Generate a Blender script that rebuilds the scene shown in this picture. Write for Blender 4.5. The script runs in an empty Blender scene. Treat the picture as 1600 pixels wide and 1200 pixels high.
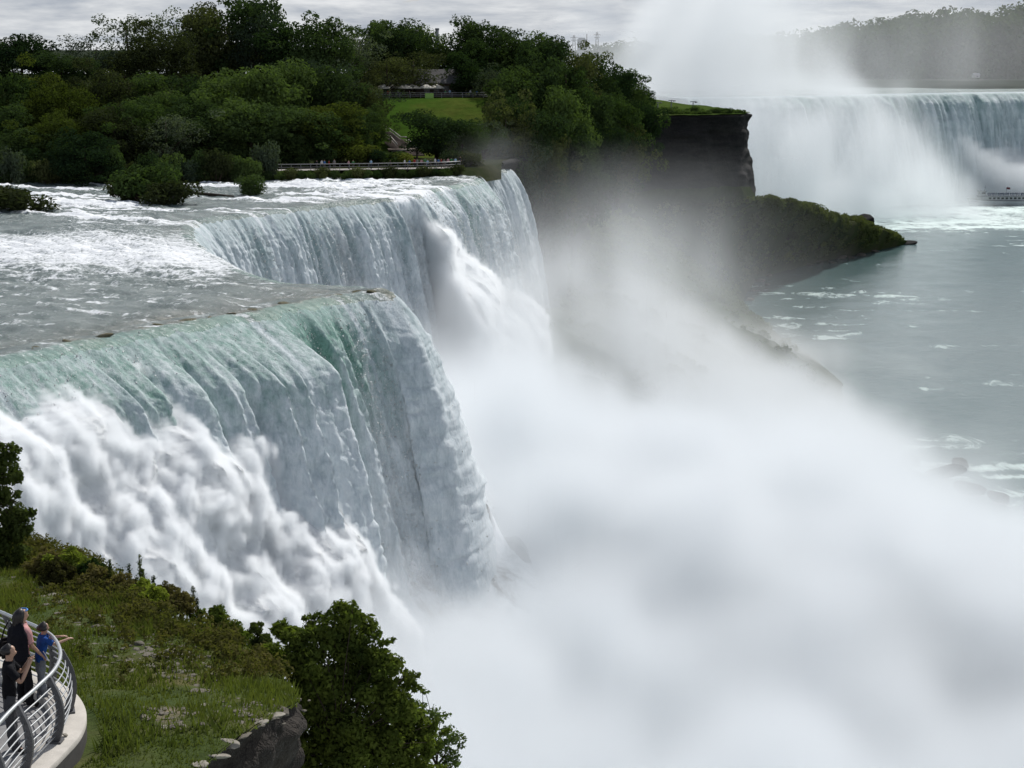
import bpy, bmesh, math, random
import numpy as np
from mathutils import Vector, Matrix

# ---------------------------------------------------------------- camera
sc = bpy.context.scene
COL = sc.collection
PITCH = math.atan(525 / 3000)
cam_d = bpy.data.cameras.new('camera')
cam_d.sensor_width = 36.0
cam_d.lens = 67.5
cam_d.clip_start = 0.5
cam_d.clip_end = 20000
cam = bpy.data.objects.new('camera', cam_d)
COL.objects.link(cam)
cam.location = (0, 0, 0)
cam.rotation_euler = (math.pi / 2 - PITCH, 0, 0)
sc.camera = cam

# ---------------------------------------------------------------- light, sky, exposure
SUN_EL, SUN_AZ = math.radians(47), math.radians(26)
sun_d = bpy.data.lights.new('sun', 'SUN')
sun_d.energy = 4.8
sun_d.angle = math.radians(0.6)
sun_d.color = (1.0, 0.975, 0.94)
sun = bpy.data.objects.new('sun', sun_d)
COL.objects.link(sun)
sdir = Vector((math.sin(SUN_AZ) * math.cos(SUN_EL), math.cos(SUN_AZ) * math.cos(SUN_EL), math.sin(SUN_EL)))
sun.rotation_euler = sdir.to_track_quat('Z', 'Y').to_euler()

world = bpy.data.worlds.new('World')
sc.world = world
world.use_nodes = True


class NT:
    """small node-tree writer"""
    def __init__(self, tree):
        self.t = tree
        self.n = tree.nodes
        self.l = tree.links

    def add(self, kind, props=None, **ins):
        nd = self.n.new(kind)
        for k, v in (props or {}).items():
            setattr(nd, k, v)
        for k, v in ins.items():
            key = int(k[1:]) if k[0] == 'i' and k[1:].isdigit() else k.replace('_', ' ')
            self.put(nd.inputs[key], v)
        return nd

    def put(self, sock, v):
        if isinstance(v, bpy.types.NodeSocket):
            self.l.new(v, sock)
        elif isinstance(v, bpy.types.Node):
            self.l.new(v.outputs[0], sock)
        else:
            if isinstance(v, (tuple, list)) and len(v) == 3 and sock.type == 'RGBA':
                v = (*v, 1.0)
            sock.default_value = v

    def math(self, op, a, b=0.0, c=None, clamp=False):
        nd = self.n.new('ShaderNodeMath')
        nd.operation = op
        nd.use_clamp = clamp
        self.put(nd.inputs[0], a)
        self.put(nd.inputs[1], b)
        if c is not None:
            self.put(nd.inputs[2], c)
        return nd.outputs[0]

    def mix(self, f, a, b, blend='MIX'):
        nd = self.n.new('ShaderNodeMix')
        nd.data_type = 'RGBA'
        nd.blend_type = blend
        self.put(nd.inputs[0], f)
        self.put(nd.inputs[6], a)
        self.put(nd.inputs[7], b)
        return nd.outputs[2]

    def ramp(self, f, stops):
        nd = self.n.new('ShaderNodeValToRGB')
        el = nd.color_ramp.elements
        while len(el) < len(stops):
            el.new(0.5)
        for e, (p_, c) in zip(el, stops):
            e.position = p_
            e.color = (*c, 1) if isinstance(c, (tuple, list)) else (c, c, c, 1)
        self.put(nd.inputs[0], f)
        return nd.outputs[0]

    def noise(self, vec, scale, detail=3.0, rough=0.55, dist=0.0):
        nd = self.n.new('ShaderNodeTexNoise')
        if vec is not None:
            self.put(nd.inputs['Vector'], vec)
        nd.inputs['Scale'].default_value = scale
        nd.inputs['Detail'].default_value = detail
        nd.inputs['Roughness'].default_value = rough
        nd.inputs['Distortion'].default_value = dist
        return nd.outputs[0]

    def mapping(self, vec, scale=(1, 1, 1), rot=(0, 0, 0), loc=(0, 0, 0)):
        nd = self.n.new('ShaderNodeMapping')
        self.put(nd.inputs['Vector'], vec)
        nd.inputs['Scale'].default_value = scale
        nd.inputs['Rotation'].default_value = rot
        nd.inputs['Location'].default_value = loc
        return nd.outputs[0]

    def attr(self, name, out=2):
        nd = self.n.new('ShaderNodeAttribute')
        nd.attribute_name = name
        return nd.outputs[out]


def world_nodes():
    W = NT(world.node_tree)
    W.n.clear()
    sky = W.add('ShaderNodeTexSky', dict(sky_type='NISHITA', sun_disc=False, sun_elevation=SUN_EL, sun_rotation=SUN_AZ,
                                         altitude=180, air_density=1.0, dust_density=2.0, ozone_density=1.0))
    tc = W.add('ShaderNodeTexCoord').outputs['Generated']
    sep = W.add('ShaderNodeSeparateXYZ', i0=tc)
    zz = W.math('MAXIMUM', sep.outputs[2], 0.0)
    zz = W.math('ADD', zz, 0.17)
    cx = W.math('DIVIDE', sep.outputs[0], zz)
    cy = W.math('DIVIDE', sep.outputs[1], zz)
    cv = W.add('ShaderNodeCombineXYZ', i0=cx, i1=cy, i2=0.0)
    n1 = W.noise(cv, 1.7, 6, 0.6, 0.3)
    n2 = W.noise(W.mapping(cv, loc=(7, 3, 0)), 3.4, 5, 0.6, 0.2)
    # cloud sheet: almost closed toward the horizon, broken overhead
    el = W.math('MULTIPLY', sep.outputs[2], 2.2, clamp=True)
    thr = W.math('MULTIPLY_ADD', el, 0.36, 0.13)
    cover = W.math('MULTIPLY', W.math('SUBTRACT', n1, thr), 6.0, clamp=True)
    shade = W.ramp(n2, [(0.34, (4.8, 5.25, 5.95)), (0.5, (6.9, 7.2, 7.6)), (0.64, (8.9, 9.1, 9.3))])
    blue = W.mix(1.0, sky, (1.0, 1.0, 1.0), 'MULTIPLY')
    c = W.mix(cover, blue, shade)
    bg = W.add('ShaderNodeBackground', Color=c, Strength=0.105)
    out = W.add('ShaderNodeOutputWorld', Surface=bg)


world_nodes()
sc.view_settings.view_transform = 'Standard'
sc.view_settings.look = 'None'
sc.view_settings.exposure = -0.27
sc.view_settings.gamma = 1.0
sc.render.engine = 'CYCLES'
cy = sc.cycles
cy.volume_bounces = 8
cy.max_bounces = 12
cy.diffuse_bounces = 3
cy.glossy_bounces = 3
cy.transmission_bounces = 4
cy.transparent_max_bounces = 12
cy.volume_step_rate = 4.0
cy.volume_max_steps = 256
cy.use_denoising = True
cy.caustics_reflective = False
cy.caustics_refractive = False
cy.sample_clamp_indirect = 6.0


# ---------------------------------------------------------------- helpers
def P(u, v, D=None, z=None):
    """a point of the place from its direction and either its distance or its height"""
    x = (u - 800) / 3000
    up = (600 - v) / 3000
    Y = math.cos(PITCH) + up * math.sin(PITCH)
    Z = -math.sin(PITCH) + up * math.cos(PITCH)
    s = D / Y if D is not None else z / Z
    return Vector((x * s, Y * s, Z * s))


def hash3(ix, iy, iz, seed):
    h = (ix.astype(np.int64) * 374761393 + iy.astype(np.int64) * 668265263 + iz.astype(np.int64) * 2147483647 + seed * 974634777) & 0xffffffff
    h = ((h ^ (h >> 13)) * 1274126177) & 0xffffffff
    h = ((h ^ (h >> 16)) * 2246822519) & 0xffffffff
    h = h ^ (h >> 15)
    return (h & 0xffff) / 65535.0


def vnoise(x, y, z, seed=0):
    """value noise 0..1, quintic"""
    x, y, z = np.broadcast_arrays(np.asarray(x, float), np.asarray(y, float), np.asarray(z, float))
    ix, iy, iz = np.floor(x), np.floor(y), np.floor(z)
    fx, fy, fz = x - ix, y - iy, z - iz
    q = lambda t: t * t * t * (t * (t * 6 - 15) + 10)
    ux, uy, uz = q(fx), q(fy), q(fz)
    r = 0
    for a in (0, 1):
        for b in (0, 1):
            for c in (0, 1):
                w = (ux if a else 1 - ux) * (uy if b else 1 - uy) * (uz if c else 1 - uz)
                r = r + w * hash3(ix + a, iy + b, iz + c, seed)
    return r


def fbm(x, y, z, octaves=4, seed=0, gain=0.5, lac=2.03):
    s, a, f, t = 0, 1.0, 1.0, 0
    for o in range(octaves):
        s = s + a * vnoise(x * f, y * f, z * f, seed + o * 17)
        t += a
        a *= gain
        f *= lac
    return s / t


def billow(x, y, z, octaves=4, seed=0, gain=0.5):
    """puffy lobes with sharp creases, 0..1"""
    s, a, f, t = 0, 1.0, 1.0, 0
    for o in range(octaves):
        s = s + a * np.abs(2 * vnoise(x * f, y * f, z * f, seed + o * 13) - 1)
        t += a
        a *= gain
        f *= 2.07
    return s / t


def smooth(a, b, x):
    t = np.clip((x - a) / (b - a), 0, 1)
    return t * t * (3 - 2 * t)


def mesh_obj(name, verts, faces, mat, parent=None, smooth_shade=True, attrs=None):
    me = bpy.data.meshes.new(name)
    verts = np.asarray(verts, dtype=np.float32).reshape(-1, 3)
    if isinstance(faces, np.ndarray):
        k = faces.shape[1]
        me.vertices.add(len(verts))
        me.vertices.foreach_set('co', verts.ravel())
        me.loops.add(faces.size)
        me.loops.foreach_set('vertex_index', faces.astype(np.int32).ravel())
        me.polygons.add(len(faces))
        me.polygons.foreach_set('loop_start', np.arange(0, faces.size, k, dtype=np.int32))
        me.update(calc_edges=True)
    else:
        me.from_pydata([tuple(v) for v in verts.tolist()], [], faces)
        me.update()
    if smooth_shade and len(me.polygons):
        me.polygons.foreach_set('use_smooth', np.ones(len(me.polygons), dtype=bool))
    for k, a in (attrs or {}).items():
        at = me.attributes.new(k, 'FLOAT', 'POINT')
        at.data.foreach_set('value', np.asarray(a, dtype=np.float32).ravel())
    if mat is not None:
        me.materials.append(mat)
    o = bpy.data.objects.new(name, me)
    COL.objects.link(o)
    if parent is not None:
        o.parent = parent
    return o


def grid_faces(ny, nx, wrap=False):
    i = np.arange(ny - 1)[:, None]
    m = nx if wrap else nx - 1
    j = np.arange(m)[None, :]
    j2 = (j + 1) % nx
    a = i * nx + j
    b = i * nx + j2
    c = (i + 1) * nx + j2
    d = (i + 1) * nx + j
    return np.stack([a, b, c, d], -1).reshape(-1, 4)


def tag(o, label=None, cat=None, group=None, kind=None):
    if label:
        o['label'] = label
    if cat:
        o['category'] = cat
    if group:
        o['group'] = group
    if kind:
        o['kind'] = kind
    return o


def empty(name, loc=(0, 0, 0), rz=0.0):
    o = bpy.data.objects.new(name, None)
    o.location = loc
    o.rotation_euler = (0, 0, rz)
    o.empty_display_size = 0.3
    COL.objects.link(o)
    return o


def copy_tree(o, parent=None):
    c = o.copy()
    COL.objects.link(c)
    if parent is not None:
        c.parent = parent
    for ch in list(o.children):
        copy_tree(ch, c)
    return c


def interp(pts, x):
    xs = [a for a, _ in pts]
    ys = [b for _, b in pts]
    return np.interp(x, xs, ys)


def new_mat(name):
    m = bpy.data.materials.new(name)
    m.use_nodes = True
    t = NT(m.node_tree)
    t.n.clear()
    return m, t


def basic_mat(name, col, rough=0.6, metal=0.0, vary=0.15, scale=6.0, bump=0.0, spec=0.5):
    m, t = new_mat(name)
    tc = t.add('ShaderNodeTexCoord').outputs['Object']
    n = t.noise(tc, scale, 4, 0.6)
    lo = tuple(c * (1 - vary) for c in col)
    hi = tuple(min(c * (1 + vary), 1) for c in col)
    c = t.ramp(n, [(0.3, lo), (0.7, hi)])
    b = t.add('ShaderNodeBsdfPrincipled', Base_Color=c, Roughness=rough, Metallic=metal)
    b.inputs['Specular IOR Level'].default_value = spec if rough < 0.7 else 0.1
    if bump:
        bp = t.add('ShaderNodeBump', Strength=bump, Distance=0.05, Height=n)
        t.l.new(bp.outputs[0], b.inputs['Normal'])
    t.add('ShaderNodeOutputMaterial', Surface=b)
    return m


# ---------------------------------------------------------------- mist as real volumes
def lattice(shape, cells, rng):
    """smooth random field on a grid of the given shape; cells = size of one lump in voxels per axis"""
    dims = [int(math.ceil(s / c)) + 2 for s, c in zip(shape, cells)]
    a = rng.random(dims)
    for ax in range(3):
        t = np.arange(shape[ax]) / cells[ax] + rng.random() * 0.9
        i = np.floor(t).astype(int)
        i = np.minimum(i, dims[ax] - 2)
        f = t - i
        f = f * f * (3 - 2 * f)
        sh = [1, 1, 1]
        sh[ax] = -1
        f = f.reshape(sh)
        a = np.take(a, i, axis=ax) * (1 - f) + np.take(a, i + 1, axis=ax) * f
    return a


def field(shape, cell, rng, octaves=4, gain=0.55, stretch=(1, 1, 1)):
    s, a, t = 0, 1.0, 0
    c = cell
    for _ in range(octaves):
        s = s + a * lattice(shape, [max(c * k, 1.01) for k in stretch], rng)
        t += a
        a *= gain
        c /= 2.0
    return s / t


def mist_material(name, col=(0.885, 0.908, 0.922), aniso=0.3, step=1.0):
    m, t = new_mat(name)
    m.cycles.volume_step_rate = step
    v = t.add('ShaderNodeVolumePrincipled', Color=col, Density=1.0, Anisotropy=aniso)
    v.inputs['Density Attribute'].default_value = 'density'
    t.add('ShaderNodeOutputMaterial', Volume=v)
    return m


def mist_object(name, lo, hi, vox, fn, mat, label):
    lo = np.array(lo, float)
    hi = np.array(hi, float)
    vox = np.array(vox if hasattr(vox, '__len__') else [vox] * 3, float)
    n = np.round((hi - lo) / vox).astype(int) + 1
    hi = lo + (n - 1) * vox
    X = lo[0] + np.arange(n[0])[:, None, None] * vox[0]
    Y = lo[1] + np.arange(n[1])[None, :, None] * vox[1]
    Z = lo[2] + np.arange(n[2])[None, None, :] * vox[2]
    d = fn(X, Y, Z, tuple(n)).astype(np.float32)
    d[d < 1e-4] = 0
    me = bpy.data.meshes.new(name)
    me.vertices.add(int(d.size))
    at = me.attributes.new('amount', 'FLOAT', 'POINT')
    at.data.foreach_set('value', d.ravel())
    me.materials.append(mat)
    o = bpy.data.objects.new(name, me)
    COL.objects.link(o)
    ng = bpy.data.node_groups.new(name, 'GeometryNodeTree')
    ng.interface.new_socket('Geometry', in_out='INPUT', socket_type='NodeSocketGeometry')
    ng.interface.new_socket('Geometry', in_out='OUTPUT', socket_type='NodeSocketGeometry')
    g = NT(ng)
    gi = g.add('NodeGroupInput')
    go = g.add('NodeGroupOutput')
    pos = g.add('GeometryNodeInputPosition').outputs[0]
    sep = g.add('ShaderNodeSeparateXYZ', i0=pos).outputs
    ix = []
    for k in range(3):
        q = g.math('SUBTRACT', sep[k], float(lo[k]))
        q = g.math('DIVIDE', q, float(vox[k]))
        q = g.math('ROUND', q)
        q = g.math('MAXIMUM', q, 0.0)
        ix.append(g.math('MINIMUM', q, float(n[k] - 1)))
    # integer arithmetic keeps the index exact
    def im(op, a, b):
        nd = g.n.new('FunctionNodeIntegerMath')
        nd.operation = op
        g.put(nd.inputs[0], a)
        g.put(nd.inputs[1], b)
        return nd.outputs[0]
    fi = [g.add('FunctionNodeFloatToInt', i0=q).outputs[0] for q in ix]
    idx = im('ADD', im('MULTIPLY', im('ADD', im('MULTIPLY', fi[0], int(n[1])), fi[1]), int(n[2])), fi[2])
    na = g.n.new('GeometryNodeInputNamedAttribute')
    na.data_type = 'FLOAT'
    na.inputs['Name'].default_value = 'amount'
    si = g.n.new('GeometryNodeSampleIndex')
    si.data_type = 'FLOAT'
    si.domain = 'POINT'
    g.l.new(gi.outputs[0], si.inputs['Geometry'])
    val = [s for s in si.inputs if s.name == 'Value' and s.enabled][0]
    g.l.new(na.outputs[0], val)
    g.l.new(idx, si.inputs['Index'])
    vc = g.n.new('GeometryNodeVolumeCube')
    g.put(vc.inputs['Density'], [s for s in si.outputs if s.enabled][0])
    vc.inputs['Background'].default_value = 0.0
    vc.inputs['Min'].default_value = tuple(lo)
    vc.inputs['Max'].default_value = tuple(hi)
    for k, ax in enumerate('XYZ'):
        vc.inputs['Resolution ' + ax].default_value = int(n[k])
    sm = g.n.new('GeometryNodeSetMaterial')
    g.l.new(vc.outputs[0], sm.inputs[0])
    sm.inputs['Material'].default_value = mat
    g.l.new(sm.outputs[0], go.inputs[0])
    md = o.modifiers.new('volume', 'NODES')
    md.node_group = ng
    tag(o, label=label, cat='mist', kind='stuff')
    return o
# ---------------------------------------------------------------- the lip of the falls (world xy)
ZL = -23.0       # upper river
ZW = -77.0       # lower river


def px_line(pts, z=ZL):
    return [tuple(P(u, v, z=z))[:2] for u, v in pts]


def resample(pts, step, smooth_n=0):
    pts = np.array(pts, float)
    seg = np.hypot(*(pts[1:] - pts[:-1]).T)
    s = np.concatenate([[0], np.cumsum(seg)])
    m = int(s[-1] / step) + 1
    t = np.linspace(0, s[-1], m)
    out = np.stack([np.interp(t, s, pts[:, 0]), np.interp(t, s, pts[:, 1])], 1)
    for _ in range(smooth_n):
        o = out.copy()
        o[1:-1] = 0.25 * out[:-2] + 0.5 * out[1:-1] + 0.25 * out[2:]
        out = o
    return out, t, s


LIP_PX = [(-520, 640), (-260, 600), (-120, 580), (0, 560), (100, 538), (200, 520), (300, 502), (400, 487), (480, 470), (560, 458), (596, 456),
          (590, 451), (545, 448), (500, 444), (440, 443), (405, 436), (370, 424), (335, 406), (305, 388), (288, 366), (284, 352), (300, 344), (340, 338), (400, 331), (480, 322), (560, 313),
          (620, 308), (645, 306), (664, 298), (690, 292), (720, 287), (738, 284), (748, 279)]
LIP = px_line(LIP_PX)
VEIL_PX = [(742, 274), (752, 268), (765, 266), (780, 265), (792, 262)]
VEIL = px_line(VEIL_PX)
HORSE = [(80, 895), (100, 903), (125, 912), (150, 930), (180, 955), (215, 980), (250, 1003), (290, 1020), (340, 1030), (420, 1030)]


def water_material():
    m, t = new_mat('river_water')
    geo = t.add('ShaderNodeNewGeometry').outputs['Position']
    foam = t.attr('foam')
    green = t.attr('green')
    run = t.attr('bed')
    n1 = t.noise(t.mapping(geo, (0.9, 1.5, 0.5)), 1.0, 6, 0.72, 0.4)
    n2 = t.noise(t.mapping(geo, (2.2, 2.9, 0.9), loc=(4, 1, 0)), 1.0, 4, 0.7)
    n3 = t.noise(t.mapping(geo, (0.22, 0.30, 0.1), loc=(4, 1, 0)), 1.0, 5, 0.6)
    # river bed seen through shallow water
    bed = t.ramp(n3, [(0.3, (0.085, 0.12, 0.115)), (0.5, (0.155, 0.195, 0.185)), (0.7, (0.26, 0.30, 0.285))])
    speck = t.ramp(n2, [(0.36, (0.035, 0.045, 0.012)), (0.48, (0.10, 0.095, 0.06)), (0.6, (0.30, 0.27, 0.21)), (0.7, (0.66, 0.64, 0.58))])
    bed = t.mix(run, bed, speck)
    gr = t.mix(n1, (0.13, 0.29, 0.225), (0.38, 0.56, 0.49))
    base = t.mix(green, bed, gr)
    k = t.math('ADD', foam, t.math('MULTIPLY', t.math('SUBTRACT', t.math('MULTIPLY_ADD', n2, 0.55, t.math('MULTIPLY', n1, 0.45)), 0.5), 2.6))
    k = t.math('MULTIPLY', t.math('SUBTRACT', k, 0.36), 3.2, clamp=True)
    col = t.mix(k, base, (0.86, 0.885, 0.90))
    rough = t.math('MULTIPLY_ADD', k, 0.5, 0.22)
    h = t.math('ADD', t.math('MULTIPLY', n1, 0.6), t.math('MULTIPLY', n2, 0.3))
    bp = t.add('ShaderNodeBump', Strength=1.0, Distance=0.5, Height=h)
    b = t.add('ShaderNodeBsdfPrincipled', Base_Color=col, Roughness=rough, IOR=1.33, Normal=bp)
    t.add('ShaderNodeOutputMaterial', Surface=b)
    return m


def fall_material(name, tint=(0.68, 0.80, 0.86), m1=(2.2, 2.2, 0.42), m2=(1.3, 1.3, 0.5)):
    m, t = new_mat(name)
    geo = t.add('ShaderNodeNewGeometry').outputs['Position']
    foam = t.attr('foam')
    green = t.attr('green')
    thin = t.attr('thin')
    n1 = t.noise(t.mapping(geo, m1), 1.0, 6, 0.72, 0.3)
    n2 = t.noise(t.mapping(geo, m2, loc=(3, 3, 3)), 1.0, 6, 0.75, 0.2)
    wg = t.mix(t.math('MULTIPLY_ADD', t.math('SUBTRACT', t.noise(geo, 3.4, 3, 0.7), 0.5), 1.5, n1, clamp=True), (0.065, 0.19, 0.145), (0.30, 0.51, 0.42))
    ww = t.mix(n2, tuple(c * 0.86 for c in tint), (0.95, 0.96, 0.96))
    k = t.math('MULTIPLY_ADD', t.math('SUBTRACT', n2, 0.5), 2.2, foam, clamp=True)
    c1 = t.mix(green, t.mix(n1, tuple(c * 0.32 for c in tint), tuple(c * 0.85 for c in tint)), wg)
    col = t.mix(k, c1, ww)
    rock = (0.10, 0.085, 0.075)
    th = t.math('MULTIPLY', thin, t.math('MULTIPLY_ADD', n1, -1.4, 1.35), clamp=True)
    col = t.mix(th, col, rock)
    h = t.math('ADD', t.math('MULTIPLY', n1, 0.5), n2)
    bp = t.add('ShaderNodeBump', Strength=0.55, Distance=0.35, Height=h)
    d = t.add('ShaderNodeBsdfPrincipled', Base_Color=col, Roughness=0.65, IOR=1.33, Normal=bp)
    tr = t.add('ShaderNodeBsdfTranslucent', Color=col, Normal=bp)
    mx = t.add('ShaderNodeMixShader', Fac=0.22, i1=d, i2=tr)
    t.add('ShaderNodeOutputMaterial', Surface=mx)
    return m


M_WATER = water_material()
M_FALL = fall_material('falling_water')
M_FOAM = fall_material('billowing_foam', (0.93, 0.95, 0.95))


def normals_of(c, n=6):
    d = np.gradient(c, axis=0)
    d /= np.maximum(np.hypot(d[:, 0], d[:, 1])[:, None], 1e-6)
    nn = np.stack([d[:, 1], -d[:, 0]], 1)
    k = np.ones(2 * n + 1) / (2 * n + 1)
    for a in (0, 1):
        pad = np.pad(nn[:, a], n, mode='edge')
        nn[:, a] = np.convolve(pad, k, mode='valid')
    nn /= np.maximum(np.hypot(nn[:, 0], nn[:, 1])[:, None], 1e-6)
    return nn


def inside_poly(px, py, poly):
    poly = np.asarray(poly)
    r = np.zeros(px.shape, bool)
    j = len(poly) - 1
    for i in range(len(poly)):
        xi, yi = poly[i]
        xj, yj = poly[j]
        c = ((yi > py) != (yj > py)) & (px < (xj - xi) * (py - yi) / (yj - yi + 1e-12) + xi)
        r ^= c
        j = i
    return r


def dist_line(px, py, line):
    best = np.full(px.shape, 1e9)
    line = np.asarray(line)
    for a, b in zip(line[:-1], line[1:]):
        ab = b - a
        t = np.clip(((px - a[0]) * ab[0] + (py - a[1]) * ab[1]) / (ab @ ab + 1e-9), 0, 1)
        best = np.minimum(best, np.hypot(px - a[0] - t * ab[0], py - a[1] - t * ab[1]))
    return best


def img_uv(X, Y, Z):
    """where a world point lies for somebody at the overlook, as a bearing and a dip (used to lay out foam by the map of the river)"""
    cp, sp = math.cos(PITCH), math.sin(PITCH)
    f = Y * cp - Z * sp
    up = Y * sp + Z * cp
    return 800 + 3000 * X / f, 600 - 3000 * up / f


def river_attrs(X, Y, dl):
    U, V = img_uv(X, Y, np.full_like(X, ZL))
    # broken white rapids running down to the notch, quieter sheets elsewhere
    warp = fbm(X / 9, Y / 9, 0.5, 3, 5)
    r = np.exp(-((V - (395 + 0.02 * U)) / (34.0 + 26 * (fbm(X / 8, Y / 8, 0.6, 2, 62) - 0.3))) ** 2) * smooth(470, 300, U + 60 * (warp - 0.5) * 2)
    foam = 0.10 + 0.62 * r
    st = fbm(X / 16 + Y / 40, Y / 3.0, 0.1, 4, 12)
    foam = foam + 0.75 * smooth(0.52, 0.70, st) * smooth(370, 335, V) * smooth(255, 290, V)
    foam = foam + 0.45 * np.exp(-((V - 330 + 0.03 * U) / 7.0) ** 2) * smooth(300, 120, U)
    foam = foam + 0.35 * smooth(0.45, 0.6, fbm(X / 4, Y / 6, 0.1, 3, 22)) * smooth(360, 420, U) * smooth(335, 300, V) + 0.30 * smooth(700, 560, U) * smooth(300, 284, V) * smooth(200, 400, U)
    foam = foam - 0.30 * np.exp(-((V - 362) / 12.0) ** 2) * smooth(130, 60, U) - 0.08 * smooth(410, 450, V + 12 * (warp - 0.5)) + 1.3 * (fbm(X / 1.5, Y / 1.0, 0.3, 3, 61) - 0.47) * smooth(400, 440, V)  # fine near-river specks paint silvery ripple glints in along with the foam
    foam = foam + 0.25 * smooth(0.5, 0.7, fbm(X / 3, Y / 1.2, 0.1, 3, 42)) * smooth(430, 470, V)
    near_edge = np.exp(-(dl / 2.4) ** 2) * smooth(440, 458, V)
    bed = near_edge * smooth(0.35, 0.6, fbm(X / 5, Y / 5, 2.2, 3, 9)) + 0.35 * np.exp(-(dl / 6) ** 2) * smooth(430, 458, V)
    return foam, bed


def curtain(name, lip, ds, nt, drop, v0, amp, mat, label, spacing=4.0, green=None, thin=None, offs=None, detail=1.0, seed=1, apron=3.0, dmin=0.0, foam_by_drop=(0.0, 14.0), bed_foam=-0.05, bed_amt=lambda S: 0 * S):
    """falling sheet: thrown parabola from every point of the lip, with tongues and billows"""
    c, s, s0 = resample(lip, ds, 3)
    n = normals_of(c, max(2, int(2.0 / ds)))
    m = len(c)
    tt = np.linspace(0, 1, nt)
    # t<0: apron upstream
    na = max(3, int(nt * 0.06))
    ta = np.linspace(-1, 0, na, endpoint=False)
    T = np.concatenate([ta, tt])[:, None]
    fall = np.clip(T, 0, 1) ** 1.45 * drop
    S = s[None, :]
    vv = v0 if np.isscalar(v0) else np.interp(s, s0, v0)[None, :]
    of = 0 if offs is None else offs(s)[None, :]
    X = vv * np.sqrt(2 * fall / 9.8)
    X = np.where(T < 0, T * apron, X)
    g = smooth(0.3, 5.0, fall)
    g2 = smooth(2.0, 16.0, fall)
    warp = 1.2 * fbm(S / (spacing * 1.7), fall / 40.0, 3.3, 2, seed + 40)
    a1 = vnoise(S / spacing + warp, fall / 60.0, 0.5, seed)
    r1 = 1 - np.abs(2 * a1 - 1)                          # tongues with rounded fronts and sharp gaps
    r2 = 1 - np.abs(2 * vnoise(S / (spacing * 0.36) + warp, fall / 26.0, 2.5, seed + 5) - 1)
    bl = billow(S / 1.7 + warp, fall / 4.8, T * 0 + 7.7, 5, seed + 9, 0.6)
    bl2 = billow(S / 0.75, fall / 1.0, T * 0 + 1.7, 3, seed + 29, 0.6)
    fine = fbm(S / 0.5, fall / 1.4, T * 0 + 7.7, 3, seed + 19, 0.6)
    dis = amp * (1.25 * g * (r1 - 0.5) + 0.45 * g * (r2 - 0.5)) + detail * (0.62 * g2 * (bl - 0.3) + 0.30 * g * (bl2 - 0.3) + (0.10 + 0.28 * g) * (fine - 0.5))
    st = vnoise(S / 0.75 + 0.6 * warp, fall / 16.0, 0.7, seed + 33)
    st2 = vnoise(S / 0.38 + 0.6 * warp, fall / 9.0, 0.7, seed + 34)
    sa = np.where(S > lips0[18], 1.0, 0.35)
    dis = dis + amp * g * sa * (0.42 * (st - 0.5) + 0.22 * (st2 - 0.5))
    jag = 1.5 * (fbm(S / 2.6, 0.2, 0.5, 4, seed + 70, 0.6) - 0.5) * (1 if apron < 10 else 3)
    X = X + dis + of * g + jag * smooth(-0.9, 0.0, T) * smooth(0, 4, s0[-1] - S)
    ripple = (fbm(S / 0.9, T * apron / 0.9, 0.1, 3, seed + 60) - 0.5) * 0.35
    Z = ZL - fall + np.where(T < 0, ripple * (1 + T), ripple * (1 - g)) + 0.03
    Z = Z - np.where(T < -0.95, 0.25, 0)
    Z = Z + 0.35 * g2 * (fbm(S / 1.3, fall / 1.3, 9.1, 3, seed + 77) - 0.5) * detail
    VX = c[:, 0][None, :] + n[:, 0][None, :] * X
    VY = c[:, 1][None, :] + n[:, 1][None, :] * X
    V = np.stack([VX, VY, Z + 0 * VX], -1)
    gr = (green(s)[None, :] if green is not None else 0.5) * (1 - smooth(3, 17, fall + 9 * (r1 - 0.5))) * smooth(-0.25, 0.25, T)
    fo = smooth(foam_by_drop[0], foam_by_drop[1], fall) * 0.35 + 0.7 * (r1 - 0.55) * g + 0.7 * (bl - 0.3) * g + 0.22 + sa * (0.85 * (st - 0.5) + 0.5 * (st2 - 0.5)) * g - 0.28 * smooth(S_STEP, S_STEP + 0.6, S) * (1 - smooth(S_STEP + 3, S_STEP + 12, S)) * (S < S_CORNER)
    th = thin(s, fall) if thin is not None else 0
    lipz = (fall < 0.25 + 0.7 * fbm(S / 1.1, 0.2, 0.4, 3, seed + 90)) & (T >= 0) | (T < 0)
    if apron < 10:
        rf, rb = river_attrs(VX, VY, -np.minimum(T, 0) * apron + 0 * VX)
        lipf = rf[na:na + 1] + 0 * VX
        fo = np.where(T < 0, rf, np.maximum(fo, (lipf - 0.1) * (1 - smooth(4, 30, fall))))
        if bed_amt is not None:
            gr = gr * (1 - smooth(0.3, 0.6, lipf) * 0.7)
    fo = fo + 0 * VX
    bd = 0.8 * smooth(0.42, 0.66, fbm(S / 4.0, T * apron / 2.0, 0.4, 4, seed + 91)) * np.where(T < 0, np.exp(T * 1.0), 1.0) * bed_amt(S) * (1 - smooth(0.25, 0.5, fo))
    F_ = grid_faces(len(T), m)
    ob = mesh_obj(name, V, F_, mat, attrs=dict(foam=fo, green=np.broadcast_to(gr, VX.shape), thin=np.broadcast_to(th, VX.shape) + 0 * VX, bed=bd + 0 * VX))
    if apron < 10:
        ob.data.materials.append(M_WATER)
        wl = (lipz & (VX == VX)).ravel()[F_].all(axis=1)
        ob.data.polygons.foreach_set('material_index', wl.astype(np.int32))
    tag(ob, label=label, cat='waterfall', kind='structure')
    return ob, c, n, s, s0


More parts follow.
